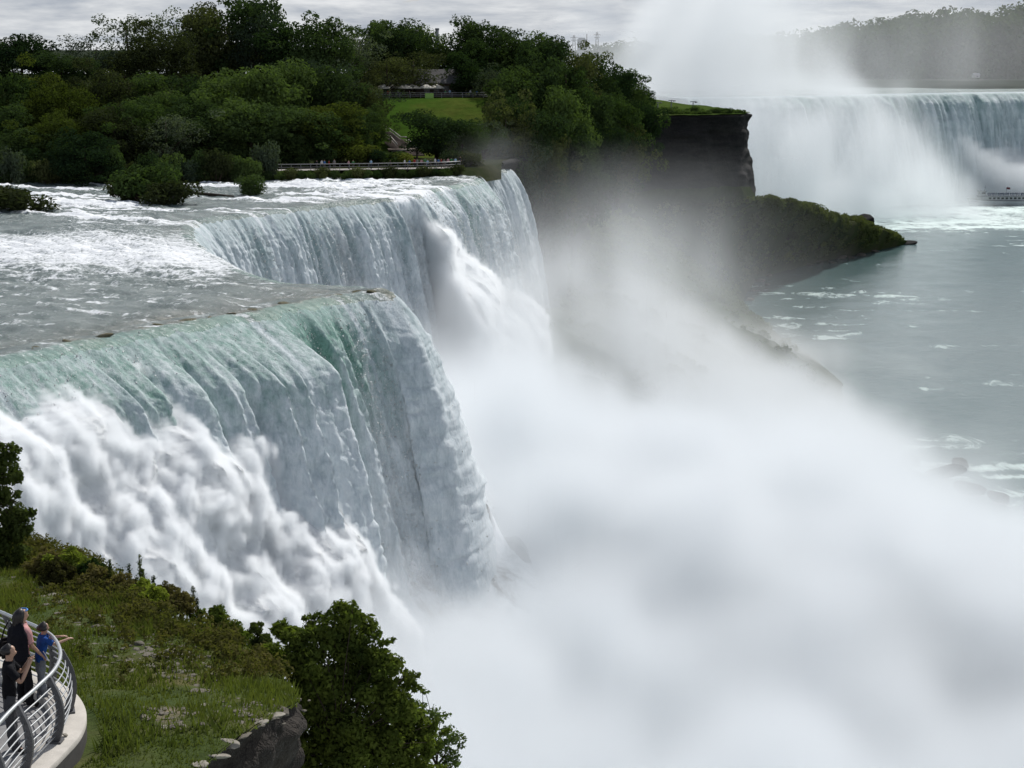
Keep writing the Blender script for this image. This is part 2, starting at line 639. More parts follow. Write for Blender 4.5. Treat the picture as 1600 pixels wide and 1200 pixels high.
# parameter along the lip for a photo column of the near part
lipc, lips, lips0 = resample(LIP, 0.25, 3)
S_OF = {i: lips0[i] for i in range(len(LIP))}
near_u = [p[0] for p in LIP_PX[:11]]
near_s = list(lips0[:11])
far_u = [p[0] for p in LIP_PX[20:]]
far_s = list(lips0[20:])
s_near = lambda u: float(np.interp(u, near_u, near_s))
s_far = lambda u: float(np.interp(u, far_u, far_s))

v0 = np.full(len(LIP), 4.7)
v0[18:20] = 4.2
v0[20:27] = 4.0
v0[27:] = 3.1
S_STEP = s_near(405)
S_CORNER = lips0[10]


def near_offs(s):
    o = 3.0 * (1 - smooth(S_STEP - 0.3, S_STEP + 0.5, s)) * (0.35 + 0.65 * smooth(S_STEP - 14, S_STEP - 2, s)) - 0.3
    # smaller overlapping sheets
    for u, a in ((100, 0.7), (150, 0.8), (205, 0.9), (262, 0.7), (312, 0.9), (352, 0.6)):
        q = s_near(u)
        o = o + 2.3 * a * smooth(q - 3.4, q - 0.3, s) ** 0.7 * (1 - smooth(q, q + 0.45, s))
    for u, a in ((500, 0.5), (545, 0.5), (585, 0.6)):
        q = s_near(u)
        o = o + a * smooth(q - 2.5, q, s) * (1 - smooth(q, q + 0.7, s))
    # far section: layered sheets, a dark recess and the proud right part
    for u, a in ((345, 0.5), (385, 0.6), (425, 0.7), (482, 0.9), (530, 0.5), (600, 1.0), (665, 1.0), (690, 0.9), (712, 0.9), (742, 0.7)):
        q = s_far(u)
        o = o + a * smooth(q - 4.5, q, s) * (1 - smooth(q, q + 0.5, s)) * (s > lips0[20])
    q = s_far(640)
    o = o - 1.6 * smooth(s_far(604), s_far(612), s) * (1 - smooth(q - 0.6, q, s)) + 0.8 * smooth(q - 0.3, q + 0.3, s)
    return o


def near_green(s):
    a = 1 - 0.8 * smooth(s_near(480), s_near(590), s)
    b = 0.30 * (s > lips0[18]) + 0.5 * smooth(s_far(655), s_far(700), s)
    return np.where(s < S_CORNER + 4, a, np.where(s < lips0[19], 0.7, b))


def near_thin(s, fall):
    S = s[None, :]
    b = smooth(s_far(470), s_far(490), S) * (1 - smooth(s_far(500), s_far(530), S)) * 0.3
    b = b + smooth(s_far(600), s_far(612), S) * (1 - smooth(s_far(645), s_far(652), S)) * 0.25
    b = b + 0.12 * (S > lips0[20]) * (1 - smooth(s_far(640), s_far(650), S))
    return b * smooth(1.0, 6.0, fall)


crt = curtain('waterfall', LIP, 0.2, 230, 36.0, v0, 1.35, M_FALL, 'broad near waterfall plunging off the green edge of the upper river', spacing=4.2,
              green=near_green, thin=near_thin, offs=near_offs, seed=3, detail=1.7, bed_foam=0.05, bed_amt=lambda S: (S < S_CORNER + 2) * 1.0 + (S > lips0[19]) * 0.35)
veil = curtain('waterfall', VEIL, 0.2, 130, 30.0, 3.5, 0.8, M_FALL, 'narrow separate waterfall beyond the broad one, against the dark wooded cliff', spacing=2.2,
               green=lambda s: 0.15 + 0 * s, seed=31, apron=5.0, foam_by_drop=(-4, 8))
horse = curtain('waterfall', HORSE, 1.0, 120, 53.0, 5.0, 3.2, fall_material('far_falling_water', (0.62, 0.76, 0.80), (0.5, 0.5, 0.10), (0.16, 0.16, 0.018)),
                'distant wide curved waterfall on the far side of the gorge, behind the boat', spacing=14.0,
                green=lambda s: 0.6 + 0 * s, detail=2.0, seed=51, apron=25.0, foam_by_drop=(4, 60), bed_amt=lambda S: 0 * S)


# ---------------------------------------------------------------- billowing white water thrown up by the rocks
def big_billows(x, y, z, seed):
    b1 = 1 - billow(x / 6.0, y / 6.0, z / 7.5, 2, seed + 1, 0.4)
    b2 = 1 - np.abs(2 * vnoise(x / 2.6, y / 2.6, z / 3.2, seed + 2) - 1)
    return 2.1 * (b1 - 0.62) + 0.9 * (b2 - 0.55)


def mound_shape(s, fall, u_s, d0_px, v, bulge, side):
    """how far out the heap of white water reaches at lip parameter s and a given drop, and its distance to its upper and outer rim"""
    d0 = np.interp(s, [u_s(a) for a, _ in d0_px], [b for _, b in d0_px])
    d0 = d0 + 2.2 * (vnoise(s / 2.7, 0.3, 0.9, 88) - 0.5) + 1.2 * (vnoise(s / 0.9, 0.3, 0.9, 89) - 0.5)
    q = np.clip(fall - d0, 0, None)
    X = v * np.sqrt(2 * np.clip(fall, 0, None) / 9.8)
    B = bulge * (1 - np.exp(-q / 1.6)) + 0.26 * q + 1.2 * np.sin(q * 0.45 + s * 0.3) * smooth(0, 3, q)
    return X - 1.0 + B + 1.0, fall - d0, u_s(d0_px[-1][0]) + side - s


def mound(lip, u_s, d0_px, ds, nt, v, bulge, label, seed=5, drop=36.0, side=1.2):
    c, s, s0 = resample(lip, ds, 3)
    n = normals_of(c, max(2, int(2.0 / ds)))
    u0, u1 = d0_px[0][0], d0_px[-1][0]
    sel = (s >= u_s(u0)) & (s <= u_s(u1))
    c, n, s = c[sel], n[sel], s[sel]
    d0 = np.interp(s, [u_s(a) for a, _ in d0_px], [b for _, b in d0_px])[None, :]
    T = np.linspace(0, 1, nt)[:, None]
    fall = d0 + 0.8 + T ** 1.2 * (drop - d0)
    S = s[None, :] + 0 * fall
    X, up_, ed = mound_shape(S, fall, u_s, d0_px, v, bulge, side)
    edge = smooth(-0.5, 4.0, ed)
    VX = c[:, 0][None, :] + n[:, 0][None, :] * X
    VY = c[:, 1][None, :] + n[:, 1][None, :] * X
    D = (big_billows(VX, VY, ZL - fall, seed) + 0.95 * (0.62 - billow(VX / 1.5, VY / 1.5, fall / 1.7, 5, seed + 3, 0.66) - 0.3)) * smooth(0, 3, up_) - 0.7
    D = D * edge - 4.5 * (1 - edge)
    VX = VX + n[:, 0][None, :] * D
    VY = VY + n[:, 1][None, :] * D
    V = np.stack([VX, VY, ZL - fall + 0 * VX], -1)
    ob = mesh_obj('white_water', V, grid_faces(nt, V.shape[1]), M_FOAM, attrs=dict(foam=0 * VX + 1.0, green=0 * VX, thin=0 * VX, bed=0 * VX))
    tag(ob, label=label, cat='white water', kind='stuff')
    return ob


D0_NEAR = [(-240, 1.6), (-60, 1.8), (20, 2.4), (100, 2.5), (143, 2.8), (175, 4.4), (205, 7.0), (230, 6.2), (260, 6.4), (300, 7.4), (350, 9.6), (380, 14.0), (398, 20.0), (405, 28.0)]
D0_FAR = [(640, 3.6), (655, 6.0), (675, 10.5), (714, 16.5), (745, 21)]
mound(LIP, s_near, D0_NEAR, 0.16, 300, 4.9, 2.6, 'heap of billowing white water in front of the broad waterfall', seed=71)
mound(LIP, s_far, D0_FAR, 0.25, 130, 4.0, 1.3, 'steep streak of white water bouncing off a ledge in the far part of the falls', seed=91)


def lip_frame(X, Y, step=0.5):
    """lip parameter and outward distance for every column of a grid"""
    c, s, _ = resample(LIP, step, 3)
    n = normals_of(c, max(2, int(2.0 / step)))
    S = np.zeros(X.shape)
    O = np.zeros(X.shape)
    for i in range(X.shape[0]):
        dx = X[i][:, None] - c[:, 0][None]
        dy = Y[i][:, None] - c[:, 1][None]
        k = np.argmin(dx * dx + dy * dy, axis=1)
        j = np.arange(len(k))
        tan = np.stack([-n[k, 1], n[k, 0]], 1)
        S[i] = s[k] + np.clip(dx[j, k] * tan[:, 0] + dy[j, k] * tan[:, 1], -2, 2) * 0
        sg = dx[j, k] * n[k, 0] + dy[j, k] * n[k, 1]
        O[i] = np.sign(sg) * np.hypot(dx[j, k], dy[j, k])
    return S, O


def drops(name, lip_sel, fmax, n, spread, v, mound_args, seed, label, size=(0.03, 0.11)):
    """loose drops and gouts of white water flung off the falling sheet"""
    rng = np.random.default_rng(seed)
    c, s, s0 = resample(LIP, 0.2, 3)
    nn = normals_of(c, 10)
    idx = np.flatnonzero((s >= lip_sel[0]) & (s <= lip_sel[1]))
    k = rng.choice(idx, n)
    fall = fmax * rng.random(n) ** 0.8
    S = s[k]
    X = v * np.sqrt(2 * fall / 9.8) + near_offs(S) * smooth(0.3, 5, fall)
    if mound_args:
        u_s, D0, bulge, side = mound_args
        Xm, up_, ed = mound_shape(S, fall, u_s, D0, v, bulge, side)
        inm = (up_ > 0) & (ed > 0)
        px, py = c[k, 0] + nn[k, 0] * Xm, c[k, 1] + nn[k, 1] * Xm
        X = np.where(inm, Xm + big_billows(px, py, ZL - fall, mound_args_seed) * smooth(0, 3, up_), X)
        X = np.where(inm & (up_ > 1.0), -3.0, X)
        near_rim = np.exp(-np.abs(up_) / 2.0) * (rng.random(n) < 0.5)
        X = X + near_rim * rng.random(n) * 1.2
    X = X + rng.exponential(spread, n) * (0.25 + fall / 20)
    P0 = np.stack([c[k, 0] + nn[k, 0] * X, c[k, 1] + nn[k, 1] * X, ZL - fall + rng.normal(size=n) * 0.2], 1)
    r = (size[0] + (size[1] - size[0]) * rng.random(n) ** 3)[:, None]
    tet = []
    for q in range(4):
        d = rng.normal(size=(n, 3))
        d /= np.linalg.norm(d, axis=1)[:, None]
        tet.append(P0 + d * r * np.array([1, 1, 1.7]))
    V = np.stack(tet, 1).reshape(-1, 3)
    base = np.arange(n)[:, None] * 4
    F = np.concatenate([base + np.array(t)[None] for t in ((0, 1, 2), (0, 3, 1), (1, 3, 2), (2, 3, 0))])
    z = np.zeros(len(V))
    o = mesh_obj(name, V, F, M_FOAM, attrs=dict(foam=z + 1, green=z, thin=z, bed=z), smooth_shade=False)
    tag(o, label=label, cat='spray drops', kind='stuff')


mound_args_seed = 71
drops('spray_drops', (s_near(-200), S_CORNER + 9), 33, 52000, 0.22, 4.7, (s_near, D0_NEAR, 2.6, 1.2), 5, 'white drops flung off the near falls')
drops('spray_drops', (s_far(300), s_far(745)), 26, 26000, 0.25, 4.1, None, 6, 'white drops flung off the far part of the falls', (0.04, 0.14))
# ---------------------------------------------------------------- rivers
def upper_river():
    xs = np.arange(-170, 2, 0.45)
    ys = np.arange(88, 384, 0.6)
    X, Y = np.meshgrid(xs, ys)
    full = list(LIP) + [(-5.5, 345), VEIL[0]] + list(VEIL) + [(-1, 384), (-170, 384), (-170, 60), LIP[0]]
    ins = inside_poly(X, Y, full)
    dl = np.minimum(dist_line(X, Y, LIP), dist_line(X, Y, VEIL))
    keep = ins & (dl > 0.6)
    U, V = img_uv(X, Y, np.full_like(X, ZL))
    foam, bed = river_attrs(X, Y, dl)
    hz = (0.5 - billow(X / 2.6 + 0.4 * Y, Y / 3.6, 0.3, 4, 2, 0.6)) * (0.75 + 0.9 * np.clip(foam, 0, 1)) + (fbm(X / 7, Y / 12, 0.3, 2, 3) - 0.5) * 0.8
    # the rapids step up toward the upstream side
    up = smooth(430, 330, V) * smooth(300, 0, U) * 0.8
    hz = hz * smooth(0.5, 6, dl) - 0.30 * (1 - smooth(0.6, 3.5, dl)) + up
    # cut by mask
    ny, nx = X.shape
    F = grid_faces(ny, nx)
    kf = keep.ravel()[F].all(axis=1)
    F = F[kf][:, ::-1]
    used = np.unique(F)
    mp = -np.ones(ny * nx, int)
    mp[used] = np.arange(len(used))
    Vt = np.stack([X, Y, ZL + hz], -1).reshape(-1, 3)[used]
    o = mesh_obj('upper_river', Vt, mp[F], M_WATER, attrs=dict(foam=foam.ravel()[used], green=0 * used, bed=bed.ravel()[used]))
    tag(o, label='shallow grey river running to the edge of the falls', cat='river', kind='structure')
    # the same river above the distant waterfall
    hl, _, _ = resample(HORSE, 12, 1)
    rows = []
    for d in np.concatenate([[14], np.linspace(30, 1500, 60)]):
        rows.append(np.stack([hl[:, 0] + (hl[:, 0] - 150) * d / 500, hl[:, 1] + d + 0 * hl[:, 0], np.full(len(hl), ZL - 0.15 + 0.002 * d)], 1))
    V2 = np.array(rows)
    V2[..., 2] += (fbm(V2[..., 0] / 30, V2[..., 1] / 30, 0.2, 3, 8) - 0.5) * 0.8
    V2[0, :, 2] = ZL - 0.2
    fo = -0.1 + 0.3 * fbm(V2[..., 0] / 60, V2[..., 1] / 14, 0.2, 3, 8)
    o = mesh_obj('river_above_distant_falls', V2, grid_faces(V2.shape[0], V2.shape[1]), M_WATER, attrs=dict(foam=fo, green=0 * fo + 0.2, bed=0 * fo))
    tag(o, label='river above the distant waterfall', cat='river', kind='structure')


def lower_river():
    m, t = new_mat('gorge_water')
    geo = t.add('ShaderNodeNewGeometry').outputs['Position']
    foam = t.attr('foam')
    n1 = t.noise(t.mapping(geo, (0.35, 0.5, 1)), 1.0, 5, 0.65, 0.5)
    n2 = t.noise(t.mapping(geo, (0.10, 0.05, 1), rot=(0, 0, 0.3)), 1.0, 5, 0.7, 1.2)
    n3 = t.noise(t.mapping(geo, (0.012, 0.02, 1)), 1.0, 3, 0.6)
    base = t.ramp(n3, [(0.3, (0.062, 0.112, 0.112)), (0.7, (0.085, 0.140, 0.140))])
    k = t.math('MULTIPLY', t.math('SUBTRACT', t.math('MULTIPLY_ADD', t.math('SUBTRACT', n2, 0.5), 2.6, foam), 0.36), 1.5, clamp=True)
    col = t.mix(k, base, (0.62, 0.74, 0.70))
    bp = t.add('ShaderNodeBump', Strength=0.35, Distance=0.5, Height=n1)
    rough = t.math('MULTIPLY_ADD', k, 0.5, 0.12)
    b = t.add('ShaderNodeBsdfPrincipled', Base_Color=col, Roughness=rough, IOR=1.33, Normal=bp)
    b.inputs['Specular IOR Level'].default_value = 0.3
    t.add('ShaderNodeOutputMaterial', Surface=b)
    xs = np.concatenate([np.arange(-70, 260, 3.0), np.arange(260, 1500, 30.0)])
    ys = np.concatenate([np.arange(-60, 1080, 3.0)])
    X, Y = np.meshgrid(xs, ys)
    U, V = img_uv(X, Y, np.full_like(X, ZW))
    n = fbm(X / 40, Y / 14, 0.5, 4, 5)
    foam = 0.95 * smooth(792, 850, Y + 30 * (n - 0.5)) * (0.55 + 0.6 * fbm(X / 22, Y / 12, 0.2, 3, 15))
    st = 1 - np.abs(2 * fbm(X / 60, Y / 16, 0.5, 4, 44) - 1)
    foam = foam + 0.5 * smooth(0.89, 0.98, st) * (Y > 420) * smooth(0.45, 0.6, fbm(X / 90, Y / 60, 0.5, 2, 54))
    foam = foam + 0.9 * np.exp(-((Y - 352 + 0.15 * (X - 90)) / 26) ** 2) * smooth(0.42, 0.60, fbm(X / 30 + 3, Y / 7, 0.5, 4, 64))
    foam = foam + smooth(345, 270, Y) * (0.35 + 0.9 * fbm(X / 12, Y / 12, 0.5, 3, 64))
    hz = (fbm(X / 6, Y / 9, 0.5, 3, 4) - 0.5) * 0.7
    o = mesh_obj('lower_river', np.stack([X, Y, ZW + hz], -1), grid_faces(*X.shape), m, attrs=dict(foam=foam))
    tag(o, label='dark teal river at the bottom of the gorge', cat='river', kind='structure')


upper_river()
lower_river()
# ---------------------------------------------------------------- land: island, cliff, rock slope, far shore
def land_material(name, c1, c2, c3, scale=0.12, rough=0.9):
    m, t = new_mat(name)
    geo = t.add('ShaderNodeNewGeometry').outputs['Position']
    n1 = t.noise(geo, scale, 6, 0.65, 0.3)
    n2 = t.noise(geo, scale * 9, 4, 0.7)
    c = t.ramp(n1, [(0.32, c1), (0.5, c2), (0.68, c3)])
    c = t.mix(0.5, c, t.ramp(n2, [(0.3, (0.35, 0.35, 0.35)), (0.7, (1.0, 1.0, 1.0))]), 'MULTIPLY')
    bp = t.add('ShaderNodeBump', Strength=0.8, Distance=0.4, Height=n2)
    b = t.add('ShaderNodeBsdfPrincipled', Base_Color=c, Roughness=rough, Normal=bp)
    b.inputs['Specular IOR Level'].default_value = 0.0
    t.add('ShaderNodeOutputMaterial', Surface=b)
    return m


M_WOODFLOOR = land_material('woodland_floor', (0.018, 0.026, 0.010), (0.03, 0.04, 0.016), (0.05, 0.05, 0.025))
M_TALUS = land_material('overgrown_scree', (0.028, 0.040, 0.016), (0.05, 0.062, 0.024), (0.085, 0.075, 0.05), 0.10)
M_LAWN = land_material('lawn', (0.040, 0.082, 0.012), (0.048, 0.092, 0.014), (0.078, 0.095, 0.020), 0.05)


def rock_material(name, c1, c2, sz=0.5):
    m, t = new_mat(name)
    geo = t.add('ShaderNodeNewGeometry').outputs['Position']
    n1 = t.noise(t.mapping(geo, (0.12, 0.12, sz)), 1.0, 6, 0.7, 0.6)
    n2 = t.noise(geo, 1.3, 5, 0.7)
    c = t.ramp(n1, [(0.3, c1), (0.7, c2)])
    c = t.mix(0.6, c, t.ramp(n2, [(0.3, (0.4, 0.4, 0.4)), (0.7, (1.0, 1.0, 1.0))]), 'MULTIPLY')
    bp = t.add('ShaderNodeBump', Strength=0.9, Distance=0.5, Height=n2)
    b = t.add('ShaderNodeBsdfPrincipled', Base_Color=c, Roughness=0.85, Normal=bp)
    b.inputs['Specular IOR Level'].default_value = 0.1
    t.add('ShaderNodeOutputMaterial', Surface=b)
    return m


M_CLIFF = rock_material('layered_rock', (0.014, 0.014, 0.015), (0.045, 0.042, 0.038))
M_BOULDER = rock_material('boulder_rock', (0.07, 0.062, 0.05), (0.17, 0.15, 0.125), 0.2)

M_LIPROCK = rock_material('mossy_rock', (0.055, 0.065, 0.02), (0.22, 0.19, 0.13), 0.3)

CL_TOP = [(-2, 371), (1, 385), (4, 405), (6, 440), (9, 480), (14, 525), (26, 560), (42, 574), (56, 582), (69, 590), (73, 602), (71, 630), (66, 670), (50, 720), (10, 780), (-60, 850)]
CL_BOT = [(5, 365, -50), (9, 385, -52), (12, 405, -52), (13, 438, -52), (17, 476, -50), (22, 519, -48), (32, 552, -47), (45, 565, -46), (59, 573, -46), (72, 583, -46), (79, 604, -48), (79, 635, -52), (78, 680, -58), (58, 735, -66), (18, 800, -70), (-50, 870, -74)]


def island_z(X, Y):
    rise = smooth(386, 430, Y)
    top = -11.0 - 9.0 * smooth(0, 45, X - 0.0 * Y) * smooth(430, 520, Y) - 4.5 * smooth(-6, 4, X)
    return -21.7 + (top + 21.7) * rise - 1.6 * smooth(4, 0, Y - bank_y(X)) + 0.25 * (fbm(X / 9, Y / 9, 0.1, 3, 7) - 0.5)


def bank_y(X):
    return np.interp(X, [-400, -170, -84, -60, -42, -25, -12, -6, 2], [285, 300, 316, 326, 338, 341, 345, 352, 371])


def island():
    cl, _, _ = resample(CL_TOP, 4, 0)
    ys = np.arange(296, 850, 3.0)
    xc = np.interp(ys, [p[1] for p in CL_TOP], [p[0] for p in CL_TOP])
    W = np.concatenate([np.linspace(0, 0.28, 70), np.linspace(0.29, 1, 40)])[None, :]
    X = xc[:, None] - W * 420
    Y = ys[:, None] + 0 * X
    Y = np.maximum(Y, bank_y(X) - 1.0)
    Z = island_z(X, Y)
    Z = np.where(Y < bank_y(X) + 0.1, -24.2, Z)
    F = grid_faces(*X.shape)
    U, V = img_uv(X, Y, Z)
    lawn = (X > -34) & (X < -1) & (Y > 384) & (Y < 434)
    me = mesh_obj('island_ground', np.stack([X, Y, Z], -1), F[:, ::-1], M_WOODFLOOR)
    me.data.materials.append(M_LAWN)
    fl = lawn.ravel()[F].all(axis=1)
    me.data.polygons.foreach_set('material_index', fl.astype(np.int32))
    tag(me, label='wooded island ground with a mown grass slope', cat='ground', kind='structure')


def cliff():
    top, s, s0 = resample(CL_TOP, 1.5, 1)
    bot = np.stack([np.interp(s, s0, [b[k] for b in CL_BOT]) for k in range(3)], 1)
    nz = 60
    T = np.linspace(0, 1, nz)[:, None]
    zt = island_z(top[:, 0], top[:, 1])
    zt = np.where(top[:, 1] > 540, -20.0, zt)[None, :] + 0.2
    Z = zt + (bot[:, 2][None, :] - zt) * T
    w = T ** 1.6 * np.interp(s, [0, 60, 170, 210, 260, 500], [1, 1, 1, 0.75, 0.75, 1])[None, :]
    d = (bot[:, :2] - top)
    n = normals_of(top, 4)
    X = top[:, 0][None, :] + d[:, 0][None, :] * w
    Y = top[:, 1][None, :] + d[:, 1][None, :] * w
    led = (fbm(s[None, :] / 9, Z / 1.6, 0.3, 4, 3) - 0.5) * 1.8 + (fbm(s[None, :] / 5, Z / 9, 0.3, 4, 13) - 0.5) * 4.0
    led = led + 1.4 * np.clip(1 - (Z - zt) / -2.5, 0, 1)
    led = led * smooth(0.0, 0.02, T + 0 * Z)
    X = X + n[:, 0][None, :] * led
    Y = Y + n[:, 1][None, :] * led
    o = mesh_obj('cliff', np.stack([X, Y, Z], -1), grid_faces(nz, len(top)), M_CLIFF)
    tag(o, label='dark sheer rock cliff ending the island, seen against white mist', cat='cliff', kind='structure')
    # the cap of turf on the point
    rim = top[top[:, 1] > 520]
    c0 = np.array([10.0, 690.0])
    W = np.linspace(0, 1, 30)[:, None, None]
    V = (rim + normals_of(rim, 3) * 1.2)[None] * (1 - W) + c0 * W
    z = -19.75 + 0.5 * (fbm(V[..., 0] / 4, V[..., 1] / 4, 0.1, 3, 4) - 0.4) + 2.2 * smooth(72, 40, V[..., 0]) * smooth(0, 0.2, W[..., 0])
    o = mesh_obj('cliff_top', np.stack([V[..., 0], V[..., 1], z], -1), grid_faces(30, len(rim)), land_material('cliff_turf', (0.04, 0.07, 0.015), (0.06, 0.095, 0.022), (0.08, 0.10, 0.03)))
    tag(o, label='green turf on top of the bare cliff point', cat='ground', kind='structure')


TAL = [((-42, 60, -56), (40, 60)), ((-30, 120, -56), (42, 120)), ((-12, 160, -54), (40, 150)), ((0, 186, -50), (38, 205)), ((-8, 215, -50), (42, 235)), ((-22, 240, -50), (50, 270)), ((-20, 275, -52), (58, 300)),
       ((-6, 310, -52), (62, 322)), ((2, 345, -52), (58, 345)), ((4, 364, -50), (64, 370)), ((8, 390, -52), (70, 405)), ((11, 430, -52), (77, 440)), ((15, 474, -50), (76, 475)), ((20, 520, -48), (72, 520)),
       ((30, 553, -47), (68, 562)), ((46, 566, -46), (74, 605)), ((60, 574, -46), (84, 650)), ((71, 584, -46), (114, 701)), ((77, 600, -47.5), (140, 737)), ((79, 620, -50.5), (160, 768)), ((84, 650, -53), (158, 784)),
       ((80, 680, -58), (135, 792)), ((62, 730, -64), (100, 805)), ((18, 800, -70), (60, 840))]


def talus_grid(n_s=240, n_t=60):
    a = np.array([p[0] for p in TAL], float)
    b = np.array([p[1] for p in TAL], float)
    k = np.arange(len(TAL))
    q = np.linspace(0, len(TAL) - 1, n_s)
    A = np.stack([np.interp(q, k, a[:, i]) for i in range(3)], 1)
    B = np.stack([np.interp(q, k, b[:, i]) for i in range(2)], 1)
    T = np.linspace(-0.06, 1.05, n_t)[:, None]
    X = A[:, 0] + (B[:, 0] - A[:, 0]) * T
    Y = A[:, 1] + (B[:, 1] - A[:, 1]) * T
    pw = np.interp(q, [0, 8, 14, 17, 20, 23], [1.0, 1.2, 1.2, 1.5, 1.35, 1.2])
    Tc = np.clip(T, 0, None)
    Z = A[:, 2] + 0.5 + (ZW - 0.4 - A[:, 2]) * Tc ** pw
    Z = Z + 5.0 * (fbm(X / 16, Y / 16, 0.1, 4, 21) - 0.5) * smooth(0, 0.2, Tc) * smooth(1.0, 0.75, Tc) + 1.0 * (billow(X / 3.5, Y / 3.5, 0.2, 3, 5) - 0.3) * smooth(1.05, 0.9, Tc)
    Z = np.where(T < 0, Z + 4 * -T * 20, Z)
    return X, Y, Z


def talus_material():
    m, t = new_mat('scree_and_foam')
    geo = t.add('ShaderNodeNewGeometry').outputs['Position']
    n1 = t.noise(geo, 0.10, 6, 0.65, 0.3)
    n2 = t.noise(geo, 0.8, 5, 0.7)
    veg = t.ramp(n1, [(0.32, (0.032, 0.048, 0.016)), (0.5, (0.050, 0.066, 0.024)), (0.68, (0.072, 0.072, 0.040))])
    veg = t.mix(0.5, veg, t.ramp(n2, [(0.3, (0.35, 0.35, 0.35)), (0.7, (1.0, 1.0, 1.0))]), 'MULTIPLY')
    f = t.ramp(t.noise(t.mapping(geo, (0.22, 0.22, 0.22)), 1.0, 6, 0.7, 0.6), [(0.36, (0.12, 0.115, 0.11)), (0.46, (0.5, 0.53, 0.55)), (0.6, (0.84, 0.86, 0.88))])
    c = t.mix(t.attr('wet'), veg, f)
    bp = t.add('ShaderNodeBump', Strength=0.8, Distance=0.4, Height=n2)
    b = t.add('ShaderNodeBsdfPrincipled', Base_Color=c, Roughness=0.8, Normal=bp)
    b.inputs['Specular IOR Level'].default_value = 0.0
    t.add('ShaderNodeOutputMaterial', Surface=b)
    return m


def talus():
    X, Y, Z = talus_grid(520, 130)
    Z = np.where(X < 20, Z, Z)
    wet = smooth(318, 275, Y + 16 * (fbm(X / 12, Y / 12, 0.4, 3, 6) - 0.5))
    o = mesh_obj('rock_slope', np.stack([X, Y, Z], -1), grid_faces(*X.shape), talus_material(), attrs=dict(wet=wet))
    tag(o, label='overgrown scree slope running down to the river', cat='slope', kind='structure')


island()
cliff()
talus()


def far_land():
    # shore upstream of the distant falls and the land to the horizon
    m = land_material('far_land', (0.03, 0.04, 0.03), (0.04, 0.05, 0.035), (0.05, 0.06, 0.04), 0.01)
    xs = np.concatenate([np.linspace(-3000, -50, 20), np.linspace(0, 400, 41), np.linspace(450, 5000, 30)])
    ys = np.concatenate([np.linspace(0, 1, 30) ** 2])
    X = xs[None, :] + 0 * ys[:, None]
    y0 = np.interp(xs, [-3000, 0, 110, 150, 190, 260, 600, 1200, 5000], [2600, 2400, 2300, 1400, 1150, 1100, 1100, 1080, 1000])
    Y = y0[None, :] + ys[:, None] * 9000
    Z = -22.5 + 2.5 * smooth(0, 0.004, ys[:, None]) + 8 * smooth(0, 0.3, ys[:, None]) + 0 * X
    Z[0] = -26
    o = mesh_obj('far_ground', np.stack([X, Y, Z], -1), grid_faces(*X.shape), m)
    tag(o, label='low far land reaching to the horizon', cat='ground', kind='structure')


far_land()


# ---------------------------------------------------------------- trees
def leaf_material(name, c1, c2, trans=0.25):
    c1 = (c1[0] * 1.4, c1[1] * 1.35, c1[2] * 1.6)
    c2 = (c2[0] * 1.85, c2[1] * 1.72, c2[2] * 1.95)
    m, t = new_mat(name)
    oi = t.add('ShaderNodeObjectInfo').outputs
    geo = t.add('ShaderNodeNewGeometry').outputs['Position']
    n = t.noise(geo, 0.35, 3, 0.6)
    n2 = t.noise(geo, 3.1, 2, 0.6)
    f = t.math('ADD', t.math('MULTIPLY', n, 0.5), t.math('ADD', t.math('MULTIPLY', n2, 0.5), t.math('MULTIPLY', t.math('SUBTRACT', oi['Random'], 0.5), 0.8)))
    c = t.mix(t.math('MULTIPLY', t.math('SUBTRACT', f, 0.2), 1.6, clamp=True), c1, c2)
    d = t.add('ShaderNodeBsdfDiffuse', Color=c, Roughness=0.5)
    tr = t.add('ShaderNodeBsdfTranslucent', Color=t.mix(1.0, c, (1.1, 1.25, 0.55), 'MULTIPLY'))
    t.add('ShaderNodeOutputMaterial', Surface=t.add('ShaderNodeMixShader', Fac=trans, i1=d, i2=tr))
    return m


TONES = {
    'dark green': leaf_material('dark_leaves', (0.016, 0.030, 0.012), (0.040, 0.064, 0.020)),
    'mid green': leaf_material('mid_leaves', (0.024, 0.044, 0.013), (0.055, 0.085, 0.024)),
    'yellow green': leaf_material('yellow_leaves', (0.045, 0.062, 0.012), (0.10, 0.12, 0.022)),
    'brownish green': leaf_material('brownish_leaves', (0.028, 0.036, 0.014), (0.056, 0.068, 0.024)),
    'grey green': leaf_material('grey_leaves', (0.030, 0.045, 0.026), (0.065, 0.085, 0.048)),
}
M_BARK = basic_mat('bark', (0.055, 0.042, 0.032), 0.9, vary=0.3, scale=3, bump=0.4)


